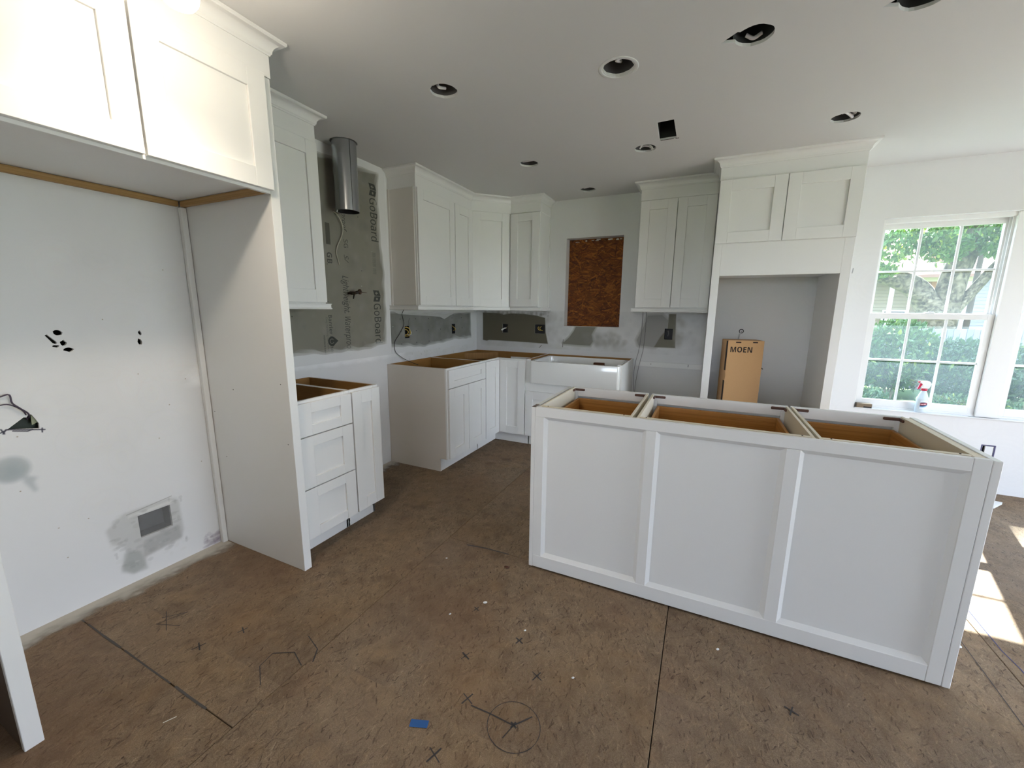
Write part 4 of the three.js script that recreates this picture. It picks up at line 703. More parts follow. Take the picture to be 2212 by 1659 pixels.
outletBox('slim dark wiring box on the left wall close to the room corner', [0, 1.086, 0.524], HALF, 0.072, 0.106, [[M.yellowCable, [[0.7, 0.8, -0.03], [0.75, 0.6, -0.002], [0.9, 0.45, 0.003], [0.8, 0.3, -0.02]], 0.004]]);
outletBox('wiring box with a white connector sticking out, on the back wall near the corner', [0.344, 1.087, 0], 0, 0.068, 0.10, [[M.whiteCable, [[0.55, 0.55, -0.04], [0.2, 0.45, 0.01], [0.0, 0.3, 0.022]], 0.009], [M.brass, [[0.75, 0.8, -0.04], [0.72, 0.55, -0.005], [0.6, 0.4, -0.02]], 0.003]]);
outletBox('wide double wiring box with brass wire ends, left of the brown board opening', [0.744, 1.091, 0], 0, 0.118, 0.099, [[M.yellowCable, [[0.3, 0.75, -0.03], [0.32, 0.6, 0.004], [0.42, 0.42, 0.004], [0.5, 0.35, -0.02]], 0.004], [M.yellowCable, [[0.55, 0.78, -0.03], [0.5, 0.6, 0.004], [0.62, 0.4, 0.004], [0.75, 0.34, -0.01]], 0.004]]);
outletBox('lone dark wiring box under the two door wall cabinet', [2.094, 1.078, 0], 0, 0.074, 0.104, [[M.greyCable, [[0.4, 0.8, -0.03], [0.5, 0.5, -0.004], [0.4, 0.3, -0.02]], 0.004]]);
outletBox('white wiring box cut low in the wall under the window, marked out in blue', [4.428, 0.272, 0], 0, 0.064, 0.094, []);
{ const c = scene.children[scene.children.length - 1]; part(c, 'cover', cbox(0.016, 0.002, -0.012, 0.062, 0.092, -0.002, 0.001), M.wall); }
// loose wires
function wire(name, label, pts, r, m, group) { const o = part(null, name, tube(pts, r, 48, 7), m); return tag(o, label, 'wire', group); }
wire('black_wire', 'thin black wire curling from the light rail down into the base cabinet', [[0.05, 1.345, 1.335], [0.012, 1.30, 1.322], [0.010, 1.211, 1.300], [0.010, 1.13, 1.36], [0.010, 1.055, 1.43], [0.012, 0.98, 1.43], [0.02, 0.92, 1.36], [0.05, 0.868, 1.27], [0.09, 0.84, 1.22]], 0.0024, M.blackCable);
wire('white_wire', 'pale wire dangling from the backer board under the metal duct', [[-0.005, 2.018, 1.995], [0.02, 2.00, 1.985], [0.03, 1.95, 1.955], [0.022, 1.905, 1.937], [0.010, 1.85, 1.945], [0.016, 1.80, 1.98], [0.012, 1.74, 2.0], [0.008, 1.70, 1.99], [0.006, 1.655, 1.975]], 0.0035, std(lin(0.5, 0.46, 0.38), 0.6));
wire('grey_wire', 'left of two grey wires hanging from the two door wall cabinet', [[1.895, 1.345, 0.10], [1.885, 1.25, 0.02], [1.88, 1.10, 0.012], [1.865, 0.95, 0.012], [1.845, 0.84, 0.03], [1.838, 0.70, 0.05], [1.85, 0.62, 0.09], [1.855, 0.45, 0.10]], 0.0022, M.greyCable, 'grey wires over the dishwasher gap');
wire('grey_wire', 'right of two grey wires hanging from the two door wall cabinet', [[1.925, 1.345, 0.10], [1.918, 1.25, 0.015], [1.916, 1.10, 0.012], [1.908, 0.97, 0.012], [1.885, 0.84, 0.02], [1.868, 0.72, 0.03], [1.86, 0.6, 0.05], [1.86, 0.45, 0.06]], 0.0022, M.greyCable, 'grey wires over the dishwasher gap');
wire('loose_cable', 'pair of dark stripped wires coming out of the refrigerator alcove wall', [[-0.02, 0.89, 3.585], [0.01, 0.915, 3.592], [0.018, 0.945, 3.615], [0.014, 0.965, 3.628], [0.012, 1.0, 3.632], [0.012, 0.995, 3.66], [0.012, 1.015, 3.70], [0.012, 1.02, 3.76]], 0.0028, std(lin(0.05, 0.035, 0.06), 0.5));
{ const m = scene.children[scene.children.length - 1]; m.geometry = merge([m.geometry, tube([[-0.02, 0.885, 3.59], [0.012, 0.93, 3.605], [0.012, 0.962, 3.640], [0.012, 0.962, 3.67], [0.012, 0.975, 3.70], [0.012, 0.975, 3.76]], 0.0024, 40, 7)]); }
{ // shallow green box behind the irregular cut-out
  const c = thing('junction_box', 'dark green junction box behind the triangular hole in the alcove wall', 'junction box', [-0.06, 0.84, 3.56]);
  part(c, 'box', cbox(0, 0, 0, 0.028, 0.08, 0.10, 0.003), std(lin(0.012, 0.022, 0.012), 0.6));
  part(c, 'torn_paper', slab([[0, 0], [0.022, 0.012], [0.014, 0.03], [0.002, 0.05]], [], 0.002).rotateY(HALF).translate(0.050, 0.022, 0.024), std(lin(0.28, 0.30, 0.20), 0.8));
}
{ // duct opening low on the alcove wall, taped over with film
  const c = thing('wall_vent_opening', 'rectangular duct opening low on the alcove wall behind wrinkled plastic film', 'vent', [-0.0127, 0.212, 3.309], HALF);
  part(c, 'duct_sleeve', [cbox(-0.002, -0.002, -0.07, 0, 0.118, 0, 0.0005), cbox(0.134, -0.002, -0.07, 0.136, 0.118, 0, 0.0005), cbox(0, -0.002, -0.07, 0.134, 0, 0, 0.0005), cbox(0, 0.116, -0.07, 0.134, 0.118, 0, 0.0005), cbox(0, 0, -0.072, 0.134, 0.116, -0.07, 0.0005)], std(lin(0.06, 0.06, 0.062), 0.6));
  const g = new THREE.PlaneGeometry(0.133, 0.115, 40, 34), p = g.attributes.position, R = rng(17), w = []; for (let i = 0; i < 14; i++) w.push([R() * 60 - 30, R() * 60 - 30, R() * 6, 0.0004 + R() * 0.0011]);
  for (let i = 0; i < p.count; i++) { let z = 0; for (const [a, b, f, k] of w) z += 1.6 * k * Math.abs(Math.sin(p.getX(i) * a + p.getY(i) * b + f)); p.setZ(i, z); } g.computeVertexNormals(); g.translate(0.067, 0.058, 0.002);
  part(c, 'plastic_film', g, new THREE.MeshPhysicalMaterial({ color: lin(0.62, 0.62, 0.62), roughness: 0.32, transparent: true, opacity: 0.22, specularIntensity: 1, side: THREE.DoubleSide }));
}
{ // pot filler rough-in
  const c = thing('water_stub', 'dark brass water stub with a round valve handle on the backer board', 'valve', [0.002, 1.455, 1.885]);
  part(c, 'pipe', [cyl(0.009, 0.009, [-0.01, 0.0, 0.02], [0.07, 0.0, 0.02], 14), cyl(0.013, 0.013, [0.03, 0, 0.02], [0.05, 0, 0.02], 8)], std(lin(0.05, 0.03, 0.02), 0.5, { metalness: 0.6 }));
  part(c, 'valve_body', [cyl(0.008, 0.012, [0.055, -0.004, 0.03], [0.075, 0.014, -0.02], 12), cyl(0.006, 0.004, [0.06, -0.006, 0.02], [0.075, -0.04, 0.045], 10), cyl(0.005, 0.005, [0.05, 0.01, 0.045], [0.06, 0.006, 0.06], 10)], std(lin(0.03, 0.022, 0.018), 0.5, { metalness: 0.6 }));
  part(c, 'handle', [cyl(0.019, 0.019, [0.066, 0.012, -0.022], [0.078, 0.012, -0.027], 20), cyl(0.0025, 0.002, [0.072, 0.010, -0.04], [0.08, 0.007, -0.085], 8)], std(lin(0.06, 0.03, 0.02), 0.5));
}
tag(part(null, 'screw_head', cyl(0.0045, 0.003, [0.0, 1.193, 1.437], [0.006, 1.193, 1.437], 12), M.whitePlastic), 'single bright screw head in the backer board right of the printed letters', 'screw');
{ // pipe stub in the oven niche
  const c = thing('cable_stub', 'short grey cable coming out of a dark hole in the niche wall above the carton', 'cable', [2.742, 1.177, 0]);
  part(c, 'grommet', new THREE.TorusGeometry(0.0165, 0.003, 8, 24), M.dark);
  part(c, 'hole', cyl(0.0165, 0.0165, [0, 0, -0.03], [0, 0, -0.02], 20), M.dark);
  part(c, 'cable', tube([[0.005, 0.004, -0.025], [0.0, -0.005, 0.012], [-0.014, -0.03, 0.02], [-0.018, -0.08, 0.012], [-0.02, -0.14, 0.01]], 0.006, 24, 8), M.steel);
}
{ // faucet carton
  const c = thing('faucet_carton', 'tall brown cardboard carton standing in the empty oven niche', 'box', [2.735, 0.461, 0.33], 0.20);
  const W = 0.262, Hh = 0.658, D = 0.20;
  const kraft = (draw) => canvas(512, 1024, (k, w, h) => { const R = rng(51); k.fillStyle = 'rgb(180,142,100)'; k.fillRect(0, 0, w, h); for (let i = 0; i < 2600; i++) { k.fillStyle = `rgba(${R() < 0.5 ? '160,122,80' : '196,160,118'},0.25)`; k.fillRect(R() * w, R() * h, 2 + R() * 10, 1 + R() * 2); } draw?.(k, w, h); });
  const front = kraft((k, w, h) => { k.fillStyle = 'rgb(24,14,12)'; k.font = 'bold 96px sans-serif'; k.textBaseline = 'alphabetic'; k.save(); k.translate(30, 148); k.scale(1.15, 1); k.fillText('MOEN', 0, 0); k.restore(); k.fillStyle = 'rgb(34,20,16)'; k.beginPath(); k.roundRect(110, 16, 76, 14, 5); k.fill(); k.beginPath(); k.roundRect(352, 14, 70, 14, 5); k.fill(); });
  const km = std(0xffffff, 0.85, { map: tex(kraft()) }), fm = std(0xffffff, 0.85, { map: tex(front) });
  const body = cbox(-W / 2, 0, -D / 2 + 0.002, W / 2, Hh, D / 2 - 0.003, 0.003);
  part(c, 'carton', body, km);
  const fg = slab([[-W / 2, 0], [W / 2, 0], [W / 2, Hh], [-W / 2, Hh]], [], 0.003, [-W / 2, 0, W / 2, Hh]); fg.translate(0, 0, D / 2 - 0.003); part(c, 'front_flap', fg, fm);
  part(c, 'slot', [cbox(-W / 2 - 0.0012, 0.41, D / 2 - 0.05, -W / 2 + 0.001, Hh - 0.006, D / 2 - 0.006, 0.0005), cbox(-W / 2 - 0.0012, 0.02, D / 2 - 0.05, -W / 2 + 0.001, 0.325, D / 2 - 0.006, 0.0005)], std(lin(0.012, 0.006, 0.005), 0.9));
  part(c, 'tuck_tab', cyl(0.043, 0.043, [-W / 2 - 0.0015, 0.368, D / 2 - 0.03], [-W / 2 + 0.0005, 0.368, D / 2 - 0.03], 24), km);
  part(c, 'strap', cbox(-0.012, -0.003, -0.006, 0.05, 0.003, 0.006, 0.001).rotateZ(-0.72).translate(W / 2 + 0.008, 0.452, -0.01), M.blackCable);
}
{ // spray bottle on the sill
  const c = thing('spray_bottle', 'white trigger spray bottle with red trigger and dark label on the window sill', 'bottle', [4.040, 0.5805, -0.010]);
  const label = canvas(256, 256, (k) => { k.clearRect(0, 0, 256, 256); k.fillStyle = 'rgb(226,238,250)'; k.fillRect(0, 0, 256, 256); k.save(); k.translate(132, 112); k.rotate(-0.16); k.fillStyle = 'rgb(150,196,220)'; k.beginPath(); k.ellipse(6, 34, 112, 62, 0, 0, 7); k.fill(); k.fillStyle = 'rgb(70,110,160)'; k.beginPath(); k.ellipse(4, 22, 106, 52, 0, 0, 7); k.fill(); k.fillStyle = 'rgb(54,22,62)'; k.beginPath(); k.ellipse(0, 0, 116, 52, 0, 0, 7); k.fill(); k.fillStyle = 'rgb(180,30,60)'; k.fillRect(-86, -24, 176, 46); k.fillStyle = '#fff'; k.font = 'bold 46px sans-serif'; k.textAlign = 'center'; k.textBaseline = 'middle'; k.fillText('Clorox', 0, 0); k.restore(); });
  const prof = [[0.0001, 0], [0.033, 0], [0.036, 0.004], [0.036, 0.095], [0.0385, 0.105], [0.036, 0.116], [0.031, 0.124], [0.026, 0.142], [0.019, 0.160], [0.0155, 0.168], [0.0155, 0.176], [0.0001, 0.176]];
  part(c, 'body', lathe(prof, 36).scale(1, 1, 0.8), new THREE.MeshPhysicalMaterial({ color: lin(0.78, 0.87, 0.93), roughness: 0.3, transmission: 0.25, thickness: 0 }));
  const lg = new THREE.CylinderGeometry(0.0366, 0.0366, 0.068, 28, 1, true, -0.95, 1.9); lg.scale(1, 1, 0.8); lg.translate(0, 0.064, 0); lg.rotateY(-0.1);
  part(c, 'printed_label', lg, std(0xffffff, 0.4, { map: tex(label) }));
  part(c, 'collar', lathe([[0.0001, 0.172], [0.018, 0.172], [0.019, 0.176], [0.019, 0.188], [0.017, 0.191], [0.0001, 0.191]], 24), M.redPlastic);
  const hs = new THREE.Shape(); hs.moveTo(-0.030, 0.234); hs.lineTo(-0.030, 0.246); hs.lineTo(0.012, 0.247); hs.quadraticCurveTo(0.028, 0.245, 0.032, 0.228); hs.quadraticCurveTo(0.030, 0.208, 0.020, 0.192); hs.lineTo(-0.012, 0.192); hs.lineTo(-0.016, 0.226); hs.closePath();
  const hg = new THREE.ExtrudeGeometry(hs, { depth: 0.018, bevelEnabled: true, bevelThickness: 0.003, bevelSize: 0.002, bevelSegments: 2, curveSegments: 8 }); hg.translate(0, 0, -0.009); part(c, 'trigger_head', hg, M.whitePlastic);
  const ts = new THREE.Shape(); ts.moveTo(-0.014, 0.230); ts.lineTo(-0.030, 0.230); ts.quadraticCurveTo(-0.034, 0.21, -0.041, 0.186); ts.lineTo(-0.033, 0.184); ts.quadraticCurveTo(-0.024, 0.205, -0.016, 0.222); ts.closePath();
  const tg = new THREE.ExtrudeGeometry(ts, { depth: 0.010, bevelEnabled: true, bevelThickness: 0.001, bevelSize: 0.001, bevelSegments: 1 }); tg.translate(0, 0, -0.005); part(c, 'trigger', tg, M.redPlastic);
  part(c, 'nozzle', cyl(0.007, 0.006, [-0.030, 0.240, 0], [-0.044, 0.240, 0], 14), M.redPlastic);
}
{ // wood wedge and dirt on the sill
  const c = thing('wood_shim', 'short brown wood shim lying at the left end of the window sill', 'shim', [3.634, 0.5805, -0.012]);
  part(c, 'shim', cbox(0, 0, -0.02, 0.10, 0.034, 0.028, 0.002), std(lin(0.20, 0.15, 0.10), 0.8));
  part(c, 'notch', cbox(0.045, 0.001, 0.02, 0.098, 0.012, 0.0286, 0.001), M.dark);
  const d = thing('dirt_patch', 'flat grey smear of dirt on the sill below the window post', 'dirt', [4.40, 0.5802, -0.004]);
  part(d, 'smear', lathe([[0.0001, 0.0016], [0.045, 0.0012], [0.07, 0.0002], [0.0001, 0.0001]], 20).scale(1.25, 1, 0.16), std(lin(0.12, 0.11, 0.10), 0.95));
}
{ // floor litter
  const sc = thing('drywall_scrap', 'flat white drywall scrap on the floor under the window', 'scrap', [4.08, 0, 0.33], 0.3);
  part(sc, 'scrap', slab([[-0.34, -0.05], [0.30, -0.10], [0.42, -0.02], [0.28, 0.10], [-0.30, 0.06]], [], 0.016).rotateX(-HALF), M.wall);
  const t = thing('tape_scrap', 'small blue strip of painter tape stuck on the brown subfloor', 'tape', [1.703, 0.0015, 3.314], 0.35);
  part(t, 'tape', cbox(-0.030, 0, -0.0125, 0.030, 0.0015, 0.0125, 0.0007), std(lin(0.02, 0.10, 0.30), 0.7));
  const R = rng(29), bits = [[1.627, 2.729, 0.007, 'largest white drywall crumb, on the floor left of the island corner'], [1.27, 2.52, 0.004, 'small white crumb beside the floor seam before the drawer cabinet'], [1.86, 2.80, 0.004, 'small white crumb between the island and the pencil circle'], [2.11, 2.93, 0.004, 'small white crumb right of the pencil circle'], [1.52, 2.86, 0.004, 'small white crumb in the open middle of the floor'], [2.60, 2.55, 0.005, 'white crumb close before the middle of the island back panel'], [3.50, 2.10, 0.006, 'white crumb near the right end of the island by the sunlit patch']];
  for (const [x, z, r, l] of bits) tag(part(null, 'drywall_crumb', new THREE.IcosahedronGeometry(r, 1).scale(1.5, 0.5, 1).rotateY(R() * 3).translate(x, r * 0.5 + 0.0005, z), M.wall), l, 'crumb', 'white crumbs on the subfloor');
  for (const [x, z, l, a, t] of [[0.955, 3.66, 0.035, 1.1, 'thin pale splinter on the floor at the lower left, near the alcove panel'], [1.62, 3.55, 0.02, 0.4, 'short pale splinter on the floor below the blue tape strip']]) tag(part(null, 'wood_splinter', cbox(-l / 2, 0, -0.0012, l / 2, 0.002, 0.0012, 0.0005).rotateY(a).translate(x, 0.0008, z), std(lin(0.7, 0.66, 0.56), 0.7)), t, 'splinter', 'pale splinters in the foreground');
  const k = thing('floor_knot', 'dark brown clump stuck to the subfloor left of the island corner', 'clump', [1.602, 0, 2.447]);
  part(k, 'clump', new THREE.IcosahedronGeometry(0.014, 1).scale(1.1, 0.3, 0.8).translate(0, 0.003, 0), M.brownPlastic);
}
// ---------------------------------------------------------------- outdoors, seen through the window
const GY = -0.75;
const leafMat = (c, t = 0.45) => new THREE.MeshPhysicalMaterial({ color: lin(...c), roughness: 0.6, transmission: t, thickness: 0, side: THREE.DoubleSide });
const leafGeo = (() => { // a folded pointed leaf, 6 triangles
  const v = [[0, 0, 0], [0.22, 0.35, 0.05], [0, 0.4, -0.02], [-0.22, 0.35, 0.05], [0.16, 0.72, 0.02], [0, 0.75, -0.04], [-0.16, 0.72, 0.02], [0, 1, -0.10]], f = [[0, 1, 2], [0, 2, 3], [1, 4, 5], [1, 5, 2], [2, 5, 6], [2, 6, 3], [4, 7, 5], [5, 7, 6]];
  const P = []; for (const t of f) for (const i of t) P.push(...v[i]);
  const g = new THREE.BufferGeometry(); g.setAttribute('position', new THREE.Float32BufferAttribute(P, 3)); g.computeVertexNormals(); return g;
})();
function leaves(parent, name, n, size, mat, place, seed, tint = 0.35) {
  const R = rng(seed), m = new THREE.InstancedMesh(leafGeo, mat, n), o = new THREE.Object3D(), c = new THREE.Color();
  for (let i = 0; i < n; i++) {
    const p = place(R); o.position.set(p[0], p[1], p[2]); o.rotation.set((R() - 0.5) * 2.4 + 0.8, R() * 6.283, (R() - 0.5) * 2.2); o.scale.setScalar(size * (0.6 + R() * 0.8)); o.updateMatrix(); m.setMatrixAt(i, o.matrix);
    const k = 1 - tint / 2 + R() * tint; if (R() < 0.07) c.setRGB(3.2, 2.2, 1.0); else c.setRGB(k * (1 + (R() - 0.5) * 0.3), k, k * (1 - R() * 0.3)); m.setColorAt(i, c);  // a few bright yellow leaves: sun shining through is put into the colour
  }
  m.name = name; m.userData.kind = 'stuff'; m.castShadow = m.receiveShadow = true; parent.add(m); return m;
}
const ball = (R, x, y, z, rx, ry, rz) => { let a, b, d; do { a = R() * 2 - 1; b = R() * 2 - 1; d = R() * 2 - 1; } while (a * a + b * b + d * d > 1); const k = Math.pow(a * a + b * b + d * d, -0.16); return [x + a * rx * k, y + b * ry * k, z + d * rz * k]; };
{
  const gc = canvas(1024, 1024, (c) => { const R = rng(71); c.fillStyle = 'rgb(86,104,52)'; c.fillRect(0, 0, 1024, 1024); for (let i = 0; i < 9000; i++) { c.strokeStyle = `rgba(${[[112, 130, 62], [66, 84, 40], [140, 132, 88], [96, 82, 56]][i % 4]},0.5)`; c.lineWidth = 1 + R(); const x = R() * 1024, y = R() * 1024; c.beginPath(); c.moveTo(x, y); c.lineTo(x + (R() - 0.5) * 12, y - R() * 14); c.stroke(); } });
  const g = new THREE.PlaneGeometry(240, 240, 1, 1); g.rotateX(-HALF); g.translate(0, GY, 0); boxUV(g);
  struct('ground', boxUV(g), std(0xffffff, 0.95, { map: tex(gc, true, 0.5) }));
}
struct('bounce_slab', [cbox(RX + 0.16, GY - 0.1, -1.5, RX + 7, -0.16, 8.16, 0.01), cbox(-6, GY - 0.1, 8.17, RX + 7, -0.16, 15, 0.01)], std(lin(0.24, 0.24, 0.245), 0.9));  // unseen paving added to bounce neutral light in through the openings
{ // board fence: every board a part
  const wood = [std(lin(0.26, 0.25, 0.245), 0.9), std(lin(0.30, 0.285, 0.27), 0.9), std(lin(0.22, 0.215, 0.21), 0.9)];
  const f = thing('board_fence', 'weathered grey vertical board fence behind the shrubs', 'fence', [4.2, GY, -10.6]), R = rng(81);
  for (let i = 0; i < 92; i++) { const x = i * 0.128, h = 1.70 + R() * 0.03; part(f, 'board', cbox(x, 0.03, 0, x + 0.120, h, 0.02, 0.004), wood[i % 3]); }
  for (let i = 0; i < 6; i++) part(f, 'post', cbox(i * 2.3 + 0.1, 0, -0.12, i * 2.3 + 0.2, 1.72, -0.02, 0.004), wood[0]);
  for (const y of [0.3, 0.9, 1.5]) part(f, 'rail', cbox(0, y, -0.04, 11.7, y + 0.09, -0.001, 0.003), wood[2]);
}
function shrub(label, x, z, rx, ry, rz, n, size, col, seed) {
  const s = thing('shrub', label, 'shrub', [x, GY, z]), R = rng(seed), st = [];
  for (let i = 0; i < 11; i++) { const a = R() * 6.283, b = 0.3 + R() * 0.7; st.push(tube([[Math.cos(a) * 0.06, 0, Math.sin(a) * 0.06], [Math.cos(a) * rx * b * 0.35, ry * 0.6, Math.sin(a) * rz * b * 0.3], [Math.cos(a) * rx * b * 0.8, ry * (1.0 + R() * 0.6), Math.sin(a) * rz * b * 0.7]], 0.012, 8, 5)); }
  part(s, 'stems', st, std(lin(0.30, 0.24, 0.17), 0.9));
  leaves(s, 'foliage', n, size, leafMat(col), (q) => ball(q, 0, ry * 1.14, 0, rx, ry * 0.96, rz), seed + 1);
}
shrub('broad leafy shrub at the left end of the hedge, in front of the fence', 5.65, -8.6, 0.85, 0.86, 0.6, 3800, 0.13, [0.09, 0.18, 0.05], 101);
shrub('tall bright green shrub with yellow tips in the middle of the hedge', 6.75, -8.9, 0.8, 0.93, 0.6, 4000, 0.13, [0.12, 0.22, 0.06], 103);
shrub('dark dense shrub right of the middle of the hedge', 7.85, -8.9, 0.8, 0.72, 0.6, 3800, 0.12, [0.075, 0.15, 0.055], 105);
shrub('low shrub at the right side of the hedge, seen by the window post', 8.95, -9.0, 0.8, 0.66, 0.6, 3400, 0.12, [0.075, 0.15, 0.06], 107);
shrub('large shrub seen only through the cropped right window', 10.2, -9.0, 0.95, 0.85, 0.6, 3600, 0.13, [0.06, 0.13, 0.05], 109);
shrub('small low ground shrub before the hedge on the left', 5.75, -7.3, 0.5, 0.22, 0.35, 900, 0.09, [0.11, 0.20, 0.08], 111);
shrub('wide low ground shrub before the hedge on the right', 7.7, -7.6, 0.9, 0.17, 0.35, 1300, 0.09, [0.12, 0.20, 0.09], 113);
{ // the big forked tree behind the fence
  const z = -12.8, bark = canvas(256, 512, (c) => { const R = rng(131); c.fillStyle = 'rgb(104,94,74)'; c.fillRect(0, 0, 256, 512); for (let i = 0; i < 900; i++) { c.fillStyle = `rgba(${R() < 0.5 ? '44,38,30' : '150,142,118'},0.3)`; c.beginPath(); c.ellipse(R() * 256, R() * 512, 2 + R() * 7, 4 + R() * 22, (R() - 0.5) * 0.6, 0, 7); c.fill(); } });
  const t = thing('tree', 'big tree with a pale forked trunk and arching left limb behind the fence', 'tree', [8.95, GY, z]);
  const bm = std(0xffffff, 0.95, { map: tex(bark, true, 1), bumpMap: tex(bark, false, 1), bumpScale: 0.01 });
  const limb = (pts, r0, r1) => { const c = new THREE.CatmullRomCurve3(pts.map(V3)), n = 28, k = 12, P = [], UV = [], I = []; const fr = c.computeFrenetFrames(n, false); for (let i = 0; i <= n; i++) { const p = c.getPointAt(i / n), r = r0 + (r1 - r0) * (i / n); for (let j = 0; j <= k; j++) { const a = j / k * 6.2832, q = r * (1 + 0.08 * Math.sin(a * 3 + i * 0.7)); P.push(p.x + (fr.normals[i].x * Math.cos(a) + fr.binormals[i].x * Math.sin(a)) * q, p.y + (fr.normals[i].y * Math.cos(a) + fr.binormals[i].y * Math.sin(a)) * q, p.z + (fr.normals[i].z * Math.cos(a) + fr.binormals[i].z * Math.sin(a)) * q); UV.push(j / k, i / n * 3); } } for (let i = 0; i < n; i++) for (let j = 0; j < k; j++) { const a = i * (k + 1) + j, b = a + k + 1; I.push(a, b, a + 1, b, b + 1, a + 1); } const g = new THREE.BufferGeometry(); g.setAttribute('position', new THREE.Float32BufferAttribute(P, 3)); g.setAttribute('uv', new THREE.Float32BufferAttribute(UV, 2)); g.setIndex(I); g.computeVertexNormals(); return plain(g); };
  part(t, 'trunk', [limb([[0, -0.1, 0], [0.0, 0.9, 0], [-0.03, 1.7, 0], [-0.05, 2.2, 0]], 0.44, 0.36)], bm);
  part(t, 'limb', limb([[-0.02, 1.7, 0], [-0.30, 2.35, 0], [-0.85, 3.0, 0], [-1.5, 3.32, -0.1], [-2.2, 3.45, -0.1], [-3.0, 3.75, 0]], 0.36, 0.20), bm);
  part(t, 'limb', limb([[0.0, 1.7, 0], [0.06, 2.5, 0], [0.14, 3.4, 0.1], [0.3, 4.8, 0.2], [0.5, 8.2, 0.3]], 0.36, 0.16), bm);
  part(t, 'limb', limb([[0.02, 1.8, 0], [0.35, 2.4, 0.1], [0.62, 3.0, 0.2], [1.2, 4.0, 0.3], [1.9, 4.6, 0.3]], 0.17, 0.06), bm);
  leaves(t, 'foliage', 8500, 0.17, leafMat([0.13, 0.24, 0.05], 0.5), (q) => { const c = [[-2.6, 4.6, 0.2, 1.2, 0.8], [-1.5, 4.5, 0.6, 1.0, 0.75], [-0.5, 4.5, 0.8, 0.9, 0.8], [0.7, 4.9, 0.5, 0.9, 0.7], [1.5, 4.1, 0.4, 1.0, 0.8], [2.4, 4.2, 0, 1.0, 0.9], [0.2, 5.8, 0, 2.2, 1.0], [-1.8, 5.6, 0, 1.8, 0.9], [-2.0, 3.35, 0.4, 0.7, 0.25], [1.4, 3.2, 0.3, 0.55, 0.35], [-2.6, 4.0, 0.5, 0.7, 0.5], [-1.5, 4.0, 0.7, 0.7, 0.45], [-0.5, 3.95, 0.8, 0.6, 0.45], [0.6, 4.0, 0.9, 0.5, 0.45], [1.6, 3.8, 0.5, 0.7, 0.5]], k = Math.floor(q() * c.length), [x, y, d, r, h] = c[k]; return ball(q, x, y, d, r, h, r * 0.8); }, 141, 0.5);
  leaves(t, 'foliage', 15000, 0.30, leafMat([0.085, 0.17, 0.04], 0.4), (q) => { const c = [[-2.6, 8.6, 0, 2.4, 2.6], [0, 8.8, 0, 2.6, 2.6], [2.6, 8.6, 0, 2.4, 2.6], [-5.0, 11.90, 0, 1.5, 1.3], [-3.5, 12.20, 0, 1.5, 1.2], [-2.0, 12.20, 0, 1.5, 1.2], [-0.5, 12.25, 0, 1.5, 1.2], [1.0, 12.20, 0, 1.5, 1.2], [2.5, 12.20, 0, 1.5, 1.2], [4.0, 12.00, 0, 1.5, 1.2]], k = Math.floor(q() * c.length), [x, y, d, r, h] = c[k]; return ball(q, x, y, d, r, h, 0.7); }, 143, 0.5);  // upper crown out of view, added and flattened to shade the lower sash
}
{ // slender dark trunk farther back
  const t = thing('far_trunk', 'slim dark trunk standing between the forked tree and the pale house', 'tree', [11.3, GY, -17]);
  part(t, 'trunk', cyl(0.10, 0.07, [0, 0, 0], [0.05, 5.2, 0], 10), std(lin(0.10, 0.075, 0.06), 0.95));
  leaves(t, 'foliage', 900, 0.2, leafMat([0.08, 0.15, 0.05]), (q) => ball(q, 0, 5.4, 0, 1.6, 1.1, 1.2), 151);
}
function siding(x0, y0, z0, w, h, mat, parent) { const l = []; const n = Math.floor(h / 0.16); for (let i = 0; i < n; i++) l.push(cbox(x0, y0 + i * 0.16, z0, x0 + w, y0 + (i + 1) * 0.16 - 0.012, z0 + 0.03, 0.004)); const m = part(parent, 'siding', l, mat); m.userData.kind = 'stuff'; }
function houseWindow(p, x, y, z, w, h) { const t = 0.07, f = part(p, 'window', [cbox(x - t, y - t, z, x + w + t, y, z + 0.06), cbox(x - t, y + h, z, x + w + t, y + h + t, z + 0.06), cbox(x - t, y, z, x, y + h, z + 0.06), cbox(x + w, y, z, x + w + t, y + h, z + 0.06), cbox(x, y + h / 2 - 0.025, z, x + w, y + h / 2 + 0.025, z + 0.05)], M.vinyl); part(f, 'pane', cbox(x, y, z - 0.01, x + w, y + h, z + 0.012), std(lin(0.03, 0.035, 0.045), 0.1)); }
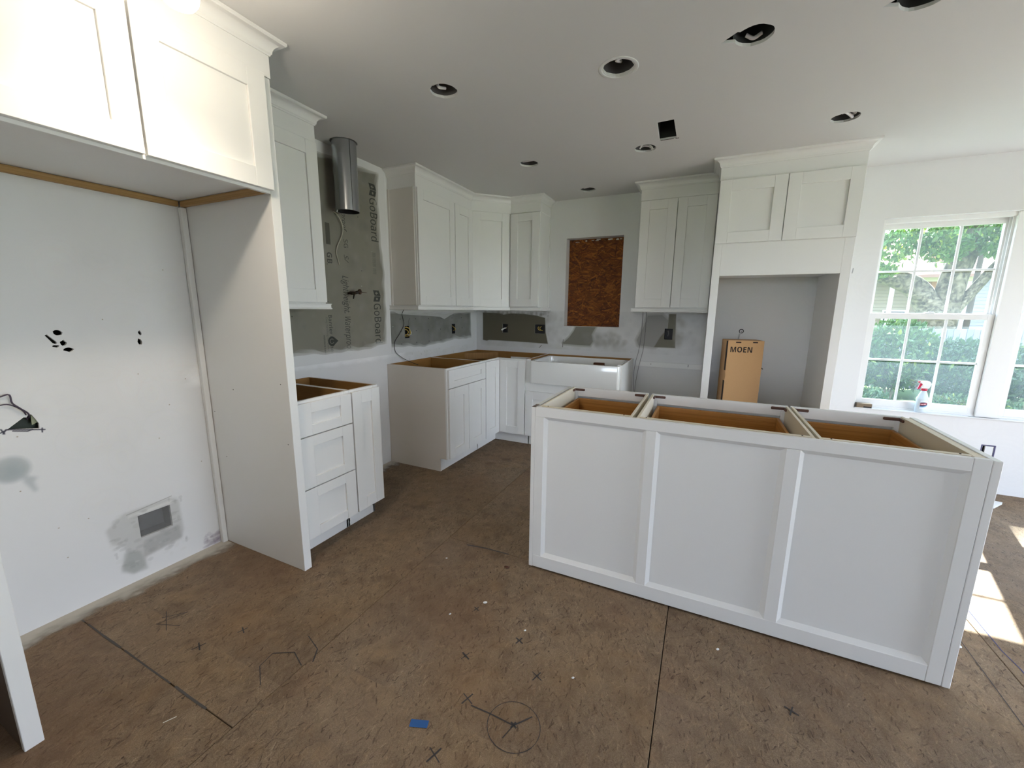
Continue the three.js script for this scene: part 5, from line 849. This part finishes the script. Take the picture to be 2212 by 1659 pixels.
function roof(p, x0, x1, yE, yR, z0, z1, mat) { const zr = (z0 + z1) / 2, d = 0.35; part(p, 'roof', [slab([[z0 + d, yE - 0.1], [zr, yR], [z1 - d, yE - 0.1], [z1 - d, yE + 0.02], [zr, yR + 0.14], [z0 + d, yE + 0.02]], [], x1 - x0 + 0.8).rotateY(-HALF).translate(x1 + 0.4, 0, 0)], mat); }
{
  const shingle = std(lin(0.36, 0.20, 0.16), 0.9);
  const a = thing('brown_house', 'brown house with a low reddish roof and white porch post, left behind the tree', 'house', [0, 0, 0]);
  part(a, 'wall', cbox(6.0, GY, -26, 12.3, 2.9, -21, 0), std(lin(0.34, 0.28, 0.21), 0.9)); siding(6.0, GY, -21, 6.3, 3.6, std(lin(0.36, 0.30, 0.22), 0.85), a);
  roof(a, 6.0, 12.3, 2.95, 4.7, -19.2, -27, shingle);
  part(a, 'fascia', cbox(5.7, 2.72, -19.62, 12.6, 2.98, -19.5, 0.01), std(lin(0.72, 0.66, 0.5), 0.8));
  for (const x of [9.75, 7.2, 12.2]) part(a, 'porch_post', cbox(x, GY, -19.75, x + 0.14, 2.75, -19.61, 0.01), M.vinyl);
  houseWindow(a, 10.05, 0.35, -20.96, 0.75, 1.1); part(a, 'chimney', cbox(11.35, GY, -20.9, 11.85, 5.2, -20.4, 0.02), std(lin(0.50, 0.26, 0.15), 0.9));
  const b = thing('pale_house', 'pale grey sided house with a small white framed window, right behind the tree', 'house', [0, 0, 0]);
  part(b, 'wall', cbox(13.3, GY, -30, 22, 3.4, -22, 0), std(lin(0.62, 0.60, 0.64), 0.9)); siding(13.3, GY, -22, 8.7, 4.15, std(lin(0.42, 0.41, 0.45), 0.85), b);
  roof(b, 13.3, 22, 3.4, 5.4, -21.2, -31, std(lin(0.30, 0.24, 0.20), 0.9));
  part(b, 'corner_board', cbox(13.22, GY, -21.99, 13.42, 3.4, -21.93, 0.01), M.vinyl); houseWindow(b, 14.15, 1.55, -21.96, 0.75, 1.0); houseWindow(b, 16.6, 1.5, -21.96, 0.9, 1.1);
}
renderer.render(scene, camera);
